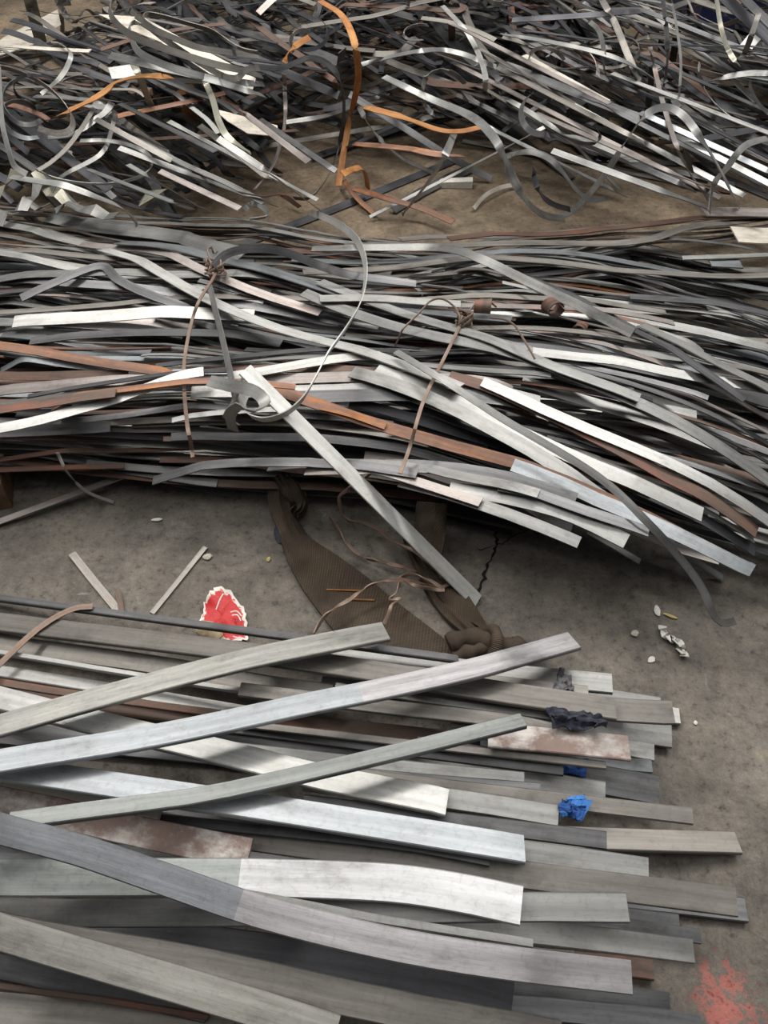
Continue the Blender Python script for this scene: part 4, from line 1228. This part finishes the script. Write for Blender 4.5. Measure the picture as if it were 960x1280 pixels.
# ------------------------------------------------------------------ sheets and tin among the strips
def sheet(name, outline, dz, mat, label, thick=.003, slope=.3, bend=0.0, cat='sheet metal', z0=.3):
    O = np.array(pts(outline)); m = O.mean(0)
    p = at(m[0], m[1], z0); h = hf_at(p.x, p.y); p = at(m[0], m[1], h); h = max(hf_at(p.x, p.y), .02)
    Z = np.full(len(O), h)
    c = (0.0, slope, 0.0); lift = 0.0
    for _ in range(8):
        X, Y = unproj(O[:, 0], O[:, 1], Z)
        hs = []
        for a_ in range(len(O)):
            for b_ in range(a_):
                for t in np.linspace(0, 1, 16):
                    x, y = X[a_] * t + X[b_] * (1 - t), Y[a_] * t + Y[b_] * (1 - t); hs.append(hf_at(x, y) - slope * y)
        c = (0.0, slope, float(np.percentile(hs, 92)) + dz)
        Z = .5 * Z + .5 * np.clip(slope * Y + c[2], .01, .6)
    Z = slope * Y + c[2]
    n = len(O)
    V = [(X[i], Y[i], c[0] * X[i] + c[1] * Y[i] + c[2] + lift + bend * math.sin(i * 2.1)) for i in range(n)]
    V += [(x, y, z - thick) for x, y, z in V]
    F = [tuple(range(n)), tuple(range(2 * n - 1, n - 1, -1))] + [(i, n + i, n + (i + 1) % n, (i + 1) % n) for i in range(n)]
    ar = sum(X[i] * Y[(i + 1) % n] - X[(i + 1) % n] * Y[i] for i in range(n))
    if ar < 0: F = [tuple(reversed(f)) for f in F]
    U = [(V[i][0], V[i][1]) for f in F for i in f]
    o = recentre(link_mesh(name, V, F, [MAT[mat]], uvs=U))
    # what is laid later rests on the sheet
    for i in range(1, n - 1):
        for t in np.linspace(0, 1, 160):
            k_ = np.linspace(0, 1, 160)
            x = V[0][0] * (1 - t) + t * (V[i][0] * (1 - k_) + V[i + 1][0] * k_); y = V[0][1] * (1 - t) + t * (V[i][1] * (1 - k_) + V[i + 1][1] * k_)
            z = V[0][2] * (1 - t) + t * (V[i][2] * (1 - k_) + V[i + 1][2] * k_)
            ix, iy = hidx(x, y); np.maximum.at(HF, (ix, iy), z + .001)
    return tag(o, label, cat, 'sheet pieces on the scrap heap')
sheet('sheet_plate', '-50,92 4,46 72,11 76,30 42,54 -10,72', .01, 'P', 'long beige sheet plate sloping to the bare floor at the far corner')
sheet('sheet_plate', '124,20 180,22 235,52 285,78 320,98 316,112 262,92 200,52 165,38', .01, 'P', 'large beige sheet plate under the looped straps')
sheet('sheet_plate', '262,108 300,118 344,130 346,144 306,140 280,124', .01, 'P', 'beige sheet corner between the looped straps and the tall rusty strap')
sheet('sheet_plate', '128,55 160,52 164,64 132,66', .02, 'W', 'small white sheet piece beside the folded yellowish tin')
def block():
    c = at(569, 233, 0); V = []
    for z in (.001, .03):
        for dx, dy in ((-.075, -.02), (.075, -.025), (.078, .02), (-.072, .022)): V.append((c.x + dx, c.y + dy, z + dx * .05 * (z > .01)))
    F = [(3, 2, 1, 0), (4, 5, 6, 7)] + [(i, (i + 1) % 4, 4 + (i + 1) % 4, 4 + i) for i in range(4)]
    o = recentre(link_mesh('white_block', V, F, [MAT['white']])); tag(o, 'bright white block lying alone on the floor in front of the scrap heap', 'block')
block()

def tin(name, path, w, mat, label, seed, amp=.03, dz=.02, cat='tin strip'):
    """a folded, dented strip of thin tin"""
    P, ro, ww = lay(pts(path), width=w, thick=.002, k1=3, k2=6, z0=.25, update=False, step=2)
    Q = thin(P, .05)
    for i in range(len(Q)):
        Q[i, 2] += dz + w * .25 + amp * (1 if i % 2 else -1) * .4 + amp * mnoise.noise(Vector((i * 1.7, seed, 0)))
    ra = [.5 * mnoise.noise(Vector((i * .8, seed, 5))) * 2 for i in range(len(Q))]
    g = ribbon_geo(Q, ww, .002, ra, u0=seed)
    o = recentre(link_mesh(name, g[0], g[1], [MAT[mat]], uvs=g[2], sharp=.3))
    return tag(o, label, cat, 'crumpled tin strips at the near edge of the heap')
tin('folded_tin', '92,62 112,52 128,44 142,38', .07, 'G', 'folded yellowish tin strip by the white sheet piece', 1.0)
tin('folded_tin', '50,52 62,44 80,36 88,30', .06, 'G', 'creased yellowish tin strip beside the long beige plate', 2.0)
tin('folded_tin', '100,50 118,46 134,48', .06, 'G', 'square cornered tin strip between two yellowish folds', 9.0)
tin('crumpled_tin', '-10,262 18,250 42,240 64,246 88,262 100,268', .045, 'G', 'crumpled tin strip nearest the bundle, long and yellowish', 3.0, .05)
tin('crumpled_tin', '30,268 52,246 60,236', .04, 'L', 'bright crumpled tin strip standing up by the long yellowish one', 4.0, .04)
tin('crumpled_tin', '0,286 20,270 38,262 62,270', .04, 'M', 'grey crumpled tin strip touching the tied bundle', 5.0, .04)
tin('crumpled_tin', '176,262 196,258 206,248', .05, 'G', 'small crumpled tin curl on the floor beside the heap edge', 6.0, .03)
tin('crumpled_tin', '72,272 92,266 126,276 150,286', .05, 'L', 'flattened grey tin strip at the bundle edge below the hoop', 7.0, .02)
tin('crumpled_tin', '930,66 946,58 962,62', .06, 'W', 'bright crumpled tin piece beside the navy bin', 8.0, .05)

# ------------------------------------------------------------------ single straps that stand out
ST = 'single straps on the scrap heap'
def strap(path, wpx, mat, label, dz=(.02, .04, .02), roll=(.3, .5), k1=2, k2=30, thick=.003, width=None):
    if path.startswith(('886,-22', '912,-22')):
        return free('scrap_strap', path, wpx, thick, list(roll), mat, label, 'strap', zabs=[.56, .52, .46] if path[0] == '8' else [.60, .57, .52], group=ST, width=wpx * .004)
    return free('scrap_strap', path, wpx if width is None else None, thick, list(roll), mat, label, 'strap', dz=list(dz), k1=k1, k2=k2, group=ST, width=width, z0=.3)
E = (.9, 1.1, 1.0)
for path, w, mat, dz, roll, label in [
 ('70,147 110,128 130,116 147,103 180,96 215,98', 10, 'R', (.03, .05, .06, .04), (.3, .1, .4), 'orange rusty strap with a pale band, over the heap before the looped straps'),
 ('247,150 232,138 220,125 230,116 243,110', 9, 'R', (.02, .05, .08, .05), (.2, .5, .9), 'short orange strap folded into an angle'),
 ('400,2 427,20 442,50 448,93 443,125 437,150 429,195 423,233', 9, 'R', (.05, .12, .18, .2, .18, .14, .06), (.2, .1, -.1, .1), 'tall orange rusty strap arching over the heap down to the floor'),
 ('320,88 353,90 387,78 413,88 428,115 429,160 417,210 400,240 385,252 368,252', 7, 'D', (.02, .06, .1, .14, .14, .1, .05, .02), E, 'dark springy strap looping beside the tall orange strap'),
 ('355,93 357,143 352,175 340,210 318,238', 6, 'T', (.04, .08, .1, .06, .02), (.3, .6), 'pinkish brown strap hanging straight beside the beige corner'),
 ('356,80 362,66 373,57 387,49', 8, 'R', (.04, .08, .06), (.4, .8), 'small orange leaf like strap tip near the top of the heap'),
 ('447,133 500,147 547,163 575,165 600,160', 8, 'R', (.03, .05, .05, .03), (.5, .2), 'orange brown strap curving level, the upper of two rusty ones'),
 ('440,181 507,187 545,194 578,196', 8, 'Q', (.03, .05, .03), (.5, .3), 'brown rusty strap low in the heap, under the upper curved one'),
 ('480,97 533,123 587,147 613,170 628,195 640,225 658,255 680,272 705,276', 9, 'M', (.02, .05, .08, .12, .14, .12, .08, .02), (.3, .6, 1.0, 1.1), 'wide grey springy strap sweeping down to the floor in a hook'),
 ('690,277 715,268 750,230 783,180 805,150 830,140 852,150 872,175 893,207 908,235 922,262', 8, 'M', (.02, .05, .1, .16, .22, .24, .22, .16, .08, .02), (1.0, 1.0, .9, .5), 'big arched grey strap standing off the heap near the bundle corner'),
 ('553,8 580,37 598,68 607,100 603,128', 7, 'L', (.05, .09, .1, .06), (.2, .4), 'pale strap hanging over the rear strips to a cut tip'),
 ('452,82 500,70 545,64 580,70 620,86', 7, 'M', (.03, .05, .05, .03), (.6, .8), 'grey bowed strap level across the middle of the heap'),
 ('503,270 522,246 540,223 556,196 568,168', 8, 'M', (.005, .05, .1, .1, .06), (.4, .6), 'grey strap slanting up from the floor into the heap'),
 ('462,272 530,238 620,192 680,160', 5, 'L', (.01, .05, .08, .08), (.4, .4), 'thin straight pale strap slanting up from the floor'),
 ('448,140 462,166 480,187 505,207 540,222', 6, 'M', (.06, .08, .08, .04), (.8, .9), 'thin grey strap bowed toward the floor below the brown straps'),
 ('358,154 403,147 430,138 453,128 485,121', 7, 'M', (.04, .06, .06, .04), (.3, .7), 'grey strap crossing behind the tall orange strap'),
 ('443,242 485,255 527,267 566,284', 9, 'Q', (.01, .03, .02), (.5, .3), 'dark rusty strap lying on the bare floor beside the bundle'),
 ('430,226 446,248 468,268', 7, 'Q', (.02, .03, .01), (.4, .3), 'short rusty strap from the orange strap foot to the bundle'),
 ('428,220 440,214 452,212 458,224 460,240', 8, 'R', (.02, .06, .06, .01), (.8, .5), 'rusty bent strap piece on the floor next to the orange strap foot'),
 ('813,57 820,90 830,130 847,183 866,220 888,250', 6, 'T', (.08, .12, .12, .1, .06, .02), (.1, .2), 'pinkish brown straight strap crossing the big arch'),
 ('620,120 640,128 687,157 705,170 723,173 760,188 793,203', 9, 'L', (.03, .05, .06, .08, .05), (.2, .1), 'bright pale strap with a blunt tip in front of the arch'),
 ('628,44 680,52 740,65 780,78 813,97 835,118 848,136', 8, 'L', (.03, .06, .08, .1, .08, .04), (.2, .5), 'long pale bowed strap ending at the pinkish brown one'),
 ('640,27 720,22 800,16', 8, 'Z', (.05, .06, .05), (.6, .6), 'straight black bar strip near the top of the heap'),
 ('748,-6 768,30 783,67 795,95 804,114', 8, 'N', (.05, .08, .08, .05), (.4, .7), 'brownish strap curving down from the top of the heap'),
 ('886,-22 920,14 970,60', 14, 'Z', (.10, .12, .12), (.3, .3), 'broad black strip slanting down past the navy bin, lower of two'),
 ('912,-22 936,4 980,46', 10, 'D', (.16, .18, .18), (.3, .3), 'broad dark strip slanting past the navy bin, upper of two'),
 ('845,131 868,125 893,119 933,113 980,116', 8, 'M', (.02, .05, .06, .05), (.4, .9), 'grey strap bowed level toward the edge of the heap'),
 ('886,268 888,248 893,230 907,213 927,187 945,178 975,172', 8, 'L', (.01, .06, .1, .12, .1, .06), (1.0, .8, .4), 'pale strap bent upward from the bundle corner'),
 ('828,0 832,35 834,70 831,104', 6, 'D', (.08, .12, .12, .08), (1.0, 1.0), 'dark narrow strap standing upright behind the pinkish brown one'),
 ('838,2 845,40 850,80 848,124', 3, 'L', (.06, .1, .1, .06), (.9, .9), 'thin pale wire like strap next to the dark upright one'),
 ('736,28 748,40 754,62 756,92 774,108', 6, 'M', (.05, .08, .1, .06), (.7, .9, .6), 'small S shaped grey strap below the black bar strip'),
 ('632,198 650,193 668,193 692,205 720,240 738,252 758,250', 7, 'M', (.02, .07, .1, .08, .04, .01), E, 'grey strap humped over the floor beside the hook'),
 ('667,212 668,228 677,247 692,258 712,264', 7, 'Z', (.06, .08, .06, .02), E, 'black strap loop lying by the humped grey strap'),
 ('146,-2 170,22 200,47 225,65 253,83 280,98 297,100 308,90 324,88', 7, 'N', (.1, .12, .12, .1, .1, .1), E, 'topmost of the looped straps, ending in a kink'),
 ('324,70 300,64 267,44 230,32 200,24 182,23 180,31 195,42 213,50 250,64 290,70 324,74', 7, 'N', (.08, .1, .12, .14, .14, .12, .1, .08), E, 'hairpin shaped strap, innermost of the looped straps'),
 ('262,10 232,5 190,5 165,12 148,25 143,38 150,55 170,72 207,87 262,104 300,112 330,118', 8, 'N', (.05, .06, .08, .1, .1, .08, .06, .05, .04), E, 'outermost of the looped straps, wide and brownish'),
 ('190,42 172,31 163,34 163,44 173,67 200,82 233,93 280,104 330,108', 8, 'M', (.06, .08, .1, .1, .08, .05, .04), E, 'grey looped strap inside the outermost one'),
 ('138,72 190,84 250,98 290,110 330,122', 10, 'M', (.05, .06, .06, .04), (.7, .6), 'broad straight grey strap below the looped straps'),
 ('0,90 2,120 5,160 12,190 20,213 36,224', 7, 'L', (.06, .1, .1, .08, .04), (.4, .8), 'pale curved strap hanging at the picture edge of the heap'),
 ('-20,58 30,61 70,64 113,66', 8, 'P', (.06, .07, .06), (.2, .2), 'pale level strap in front of the long beige plate'),
 ('52,119 66,108 77,97 85,84 89,68 78,58 66,56', 6, 'L', (.04, .07, .09, .08), (.6, .9), 'pale hook shaped strap beside the yellowish tin'),
 ('60,173 87,170 105,162 120,150 132,142 140,130', 8, 'M', (.03, .05, .05), (.2, .5), 'grey strap bent like a knee before the orange strap'),
 ('48,214 64,204 83,187 102,162 118,136', 5, 'N', (.03, .06, .06, .03), (.5, .5), 'narrow brown strap slanting up to the orange strap'),
 ('67,241 72,228 82,219 113,203 126,194 135,180 145,144', 5, 'L', (.02, .05, .07, .08, .06), (.7, .8), 'narrow pale strap with a soft S bend in the near part of the heap'),
 ('14,222 50,228 80,233 127,250 150,260 165,272 172,284', 8, 'L', (.06, .09, .1, .08, .04, .01), (.3, .6), 'pale bowed strap over the crumpled tin, ending at the bundle'),
 ('146,162 190,185 233,207 285,230 330,254', 8, 'M', (.03, .04, .03), (.1, .1), 'long straight grey strap from the knee strap down to the floor'),
 ('168,94 180,120 193,152', 9, 'G', (.05, .06, .03), (.1, .2), 'short yellowish straight strap beneath the orange strap'),
 ('256,102 266,125 273,150 283,170 298,182 313,192', 7, 'G', (.06, .07, .06, .04, .02), (.5, .2), 'greenish strap curving down from the beige sheet corner'),
 ('70,2 78,14 86,22', 9, 'D', (.08, .1, .06), (.8, .9), 'dark bent strap tip against the far floor'),
 ('896,-4 900,25 906,50 915,70 925,82', 6, 'G', (.1, .14, .12, .08), (.3, .7), 'yellowish bowed strap in front of the navy bin'),
 ('942,38 934,62 925,86 920,94', 7, 'N', (.1, .1, .08, .05), (.2, .3), 'brown short strap hanging off the broad black strip'),
 ('375,262 352,248 330,250 300,245', 6, 'K', (.01, .03, .01), (.5, .7), 'rusty short strap lying on the floor by the dark loop'),
 ('306,264 316,256 330,262 334,272 312,276', 6, 'M', (.01, .02, .02, .01), (.9, .9), 'small grey strap hook on the bare floor'),
 ('592,262 606,246 625,236 645,232', 6, 'P', (.01, .02, .01), (.7, .8), 'pale bent strap lying on the bare floor behind the bundle'),
]:
    strap(path, w, mat, label, dz, roll)
def straights(rows, label, group):
    for path, w, mat in rows:
        free('straight_strap', path, w, .003, [rng.uniform(-.1, .5)] * 2, mat, label.replace('#', COLN[mat]), 'strap', dz=[.03, .035, .03], k1=.15, k2=30, group=group + ', ' + COLN[mat], z0=.3)
straights([('150,190 345,262', 8, 'M'), ('190,150 330,216', 7, 'D'), ('215,172 398,268', 8, 'L'), ('250,158 342,228', 8, 'N'), ('110,212 240,262', 7, 'M'), ('235,135 300,206', 7, 'D'),
  ('275,188 402,274', 7, 'M'), ('120,150 215,202', 7, 'N'), ('302,140 386,204', 7, 'T'), ('160,206 262,266', 7, 'M'), ('325,150 420,215', 7, 'D'), ('200,215 300,262', 7, 'T'), ('150,130 270,190', 7, 'D')],
  'straight # strap among parallel ones sloping down below the folded orange strap', 'parallel straps below the folded orange strap')
straights([('565,78 900,248', 8, 'T'), ('600,62 842,200', 8, 'N'), ('655,100 930,246', 8, 'M'), ('700,62 970,202', 8, 'D'), ('640,160 862,258', 8, 'D'), ('590,150 782,246', 7, 'M'), ('765,92 975,172', 9, 'L'),
  ('800,142 975,222', 8, 'B'), ('560,28 762,130', 8, 'T'), ('690,190 882,260', 8, 'M'), ('620,100 800,196', 7, 'N'), ('730,120 960,236', 8, 'D'), ('670,140 900,240', 7, 'T'), ('840,170 975,240', 8, 'M'), ('780,60 960,140', 8, 'D'), ('655,70 760,128', 8, 'P')],
  'long straight # strap among parallel ones sloping down behind the big arched strap', 'parallel straps behind the big arched strap')

# curled offcuts without a place of their own to tell them by
for k in range(52):
    for _ in range(50):
        cx = rng.uniform(-20, 990); cy = rng.uniform(-5, 205)
        if heap_back(cx) + 18 < cy < heap_front(cx) - 26 and not (120 < cx < 345 and 10 < cy < 145) and not (cx > 820 and cy < 60): break
    sc2 = (cy + 210) / 420
    rx = rng.uniform(12, 46) * (.5 + sc2); ry = rx * rng.uniform(.35, 1.0)
    a0 = rng.uniform(0, 6.28); da = rng.uniform(1.6, 4.8) * rng.choice((-1, 1)); rot = rng.gauss(.3, .5)
    gr = rng.uniform(-.1, .5)
    q = []
    for t in np.linspace(0, 1, 11):
        a = a0 + da * t; g_ = 1 + gr * t
        x, y = rx * g_ * math.cos(a), ry * g_ * math.sin(a)
        q.append((cx + x * math.cos(rot) - y * math.sin(rot), min(float(heap_front(cx)) + 6, cy + x * math.sin(rot) + y * math.cos(rot))))
    mat = pick(REAR); up = rng.uniform(.02, .10)
    grp = rear_label(cx, cy, 0, mat, 'curled strap')
    o = free('curled_strap', q, None, .0025, [rng.uniform(.5, 1.2), rng.uniform(.7, 1.4), rng.uniform(.3, 1.2)], mat, grp[0].replace('short ', ''), 'curled strap', dz=[.01, up * .6, up, up * .6, .01], k1=4, k2=30, group=grp[1].replace('short ', ''), width=rng.choice((.012, .015, .018, .022)))

def rusty_block():
    c = at(3, 222, .10); V = []
    for z in (.0, .13, .14):
        k = .94 if z in (.0, .14) else 1.0
        for dx, dy in ((-.10, -.05), (.07, -.06), (.08, .05), (-.09, .06)): V.append((c.x + dx * k, c.y + dy * k, max(.001, hf_at(c.x, c.y)) + z))
    F = [(3, 2, 1, 0), (8, 9, 10, 11)] + [(r_ + i, r_ + (i + 1) % 4, r_ + 4 + (i + 1) % 4, r_ + 4 + i) for r_ in (0, 4) for i in range(4)]
    o = recentre(link_mesh('rusty_block', V, F, [MAT['Q']])); tag(o, 'reddish brown rusty block at the picture edge above the crumpled tin', 'block')
rusty_block()
# navy bin behind the heap
def bin_():
    a = at(872, 22, .0); x0, y0 = 1.95, 5.45
    root = empty('steel_bin', (x0 + .9, y0 + .5, 0))
    def box(nm, lo, hi, m):
        V = [(x, y, z) for z in (lo[2], hi[2]) for y in (lo[1], hi[1]) for x in (lo[0], hi[0])]
        F = [(0, 2, 3, 1), (4, 5, 7, 6), (0, 1, 5, 4), (2, 6, 7, 3), (0, 4, 6, 2), (1, 3, 7, 5)]
        return under(root, recentre(link_mesh(nm, V, F, [MAT[m]])))
    t = .02
    box('bin_wall', (x0, y0, .05), (x0 + 1.8, y0 + t, .62), 'navybin'); box('bin_wall', (x0, y0 + 1.0, .05), (x0 + 1.8, y0 + 1.0 + t, .62), 'navybin')
    box('bin_wall', (x0, y0 + t, .05), (x0 + t, y0 + 1.0, .62), 'navybin'); box('bin_wall', (x0 + 1.8 - t, y0 + t, .05), (x0 + 1.8, y0 + 1.0, .62), 'navybin')
    box('bin_floor', (x0 + t, y0 + t, .05), (x0 + 1.8 - t, y0 + 1.0, .07), 'navybin')
    for dx in (.05, 1.65):
        box('bin_foot', (x0 + dx, y0 + .05, .0), (x0 + dx + .1, y0 + .95, .05), 'navybin')
    box('bin_rim', (x0 - .02, y0 - .03, .60), (x0 + 1.82, y0 + .0, .66), 'T')['label'] = 'brown rubbed rim bar'
    tag(root, 'navy blue steel bin glimpsed behind the black strips at the far corner', 'bin')
bin_()

# ------------------------------------------------------------------ let nothing pass through anything else
from mathutils.bvhtree import BVHTree
def settle_apart():
    bpy.context.view_layer.update()
    obs = [o for o in col.objects if o.type == 'MESH' and o.parent is None and o.get('kind') is None]
    big = [o for o in col.objects if o.type == 'MESH' and o.parent is None and o.get('kind') == 'stuff']
    def tree(o, dz=0.0):
        L = o.location
        return BVHTree.FromPolygons([(v.co.x + L.x, v.co.y + L.y, v.co.z + L.z + dz) for v in o.data.vertices], [tuple(p.vertices) for p in o.data.polygons])
    def box(o):
        b = np.array([tuple(c) for c in o.bound_box]) + np.array(o.location); return b.min(0), b.max(0)
    T = {o: tree(o) for o in obs + big}; B = {o: box(o) for o in obs + big}
    def near(o, t, b):
        for q in obs + big:
            if q is o or q not in T: continue
            d = np.minimum(b[1], B[q][1]) - np.maximum(b[0], B[q][0])
            if (d > 0).all() and d.prod() > 9e-5 and t.overlap(T[q]): return True
        return False
    loose = [o for o in obs if o.name.split('.')[0] in ('scrap_strap', 'curled_strap', 'straight_strap', 'offcut_strip', 'steel_strip', 'flat_bar', 'folded_tin', 'crumpled_tin')]
    gone = moved = kept = 0
    for o in reversed(loose):
        if not near(o, T[o], B[o]): continue
        kind = o.name.split('.')[0]; ok = False
        for dz in (.004, .008, .012, .018, .024, .032, -.006, .045, .06):
            if kind == 'flat_bar' and dz > .009: break
            if dz > .04 and 'strap' not in kind: break
            t = tree(o, dz); b = (B[o][0] + [0, 0, dz], B[o][1] + [0, 0, dz])
            if b[0][2] < 0: continue
            if not near(o, t, b):
                o.location.z += dz; T[o] = t; B[o] = b; ok = True; moved += 1; break
        if not ok:
            lone = kind in ('curled_strap', 'offcut_strip') or (kind == 'steel_strip' and 'among many' in o['label'])
            if lone:
                del T[o]; obs.remove(o); bpy.data.objects.remove(o); gone += 1
            else: kept += 1
    print('apart: moved', moved, 'removed', gone, 'left', kept)
settle_apart()
# ------------------------------------------------------------------ light
w = bpy.data.worlds.new('World'); sc.world = w; w.use_nodes = True
ns, ls = w.node_tree.nodes, w.node_tree.links
bg = ns['Background']
tc = ns.new('ShaderNodeTexCoord'); sp = ns.new('ShaderNodeSeparateXYZ'); ls.new(tc.outputs['Generated'], sp.inputs[0])
r = ramp(ns, [(.0, (.10, .10, .10)), (.5, (.30, .29, .28)), (.62, (.75, .77, .80)), (1.0, (.80, .80, .80))])
mr = ns.new('ShaderNodeMapRange'); mr.inputs[1].default_value = -1; mr.inputs[2].default_value = 1
ls.new(sp.outputs['Z'], mr.inputs[0]); ls.new(mr.outputs[0], r.inputs[0])
# the hall is open and bright behind the heap, dim behind the viewer
my = ns.new('ShaderNodeMapRange'); my.inputs[1].default_value = -.8; my.inputs[2].default_value = .8; my.inputs[3].default_value = .13; my.inputs[4].default_value = .55
ls.new(sp.outputs['Y'], my.inputs[0]); ls.new(my.outputs[0], bg.inputs[1])
ls.new(r.outputs[0], bg.inputs[0])

def lamp(loc, target, sx, sy, power, colr):
    l = bpy.data.lights.new('overhead_light', 'AREA'); l.shape = 'RECTANGLE'; l.size = sx; l.size_y = sy
    l.energy = power; l.color = colr
    o = bpy.data.objects.new('overhead_light', l); col.objects.link(o); o.location = loc
    o.rotation_euler = (Vector(target) - Vector(loc)).to_track_quat('-Z', 'Y').to_euler()
lamp((-2.6, 3.4, 4.6), (-.6, 1.6, 0), 3.5, .6, 210, (1, .97, .93))
lamp((2.4, 3.6, 4.6), (.6, 1.8, 0), 3.5, .6, 210, (1, .98, .95))
lamp((0, 5.0, 5.2), (0, 3.6, 0), 4.0, .6, 140, (1, .97, .92))
lamp((-.2, .6, 5.2), (0, .8, 0), 5.0, 2.6, 115, (1, .98, .96))  # added soft fill overhead to brighten the foreground bars, no fixture seen

sc.view_settings.view_transform = 'Standard'
sc.view_settings.look = 'None'
sc.view_settings.gamma = 1
sc.view_settings.use_curve_mapping = False
sc.view_settings.exposure = -0.33
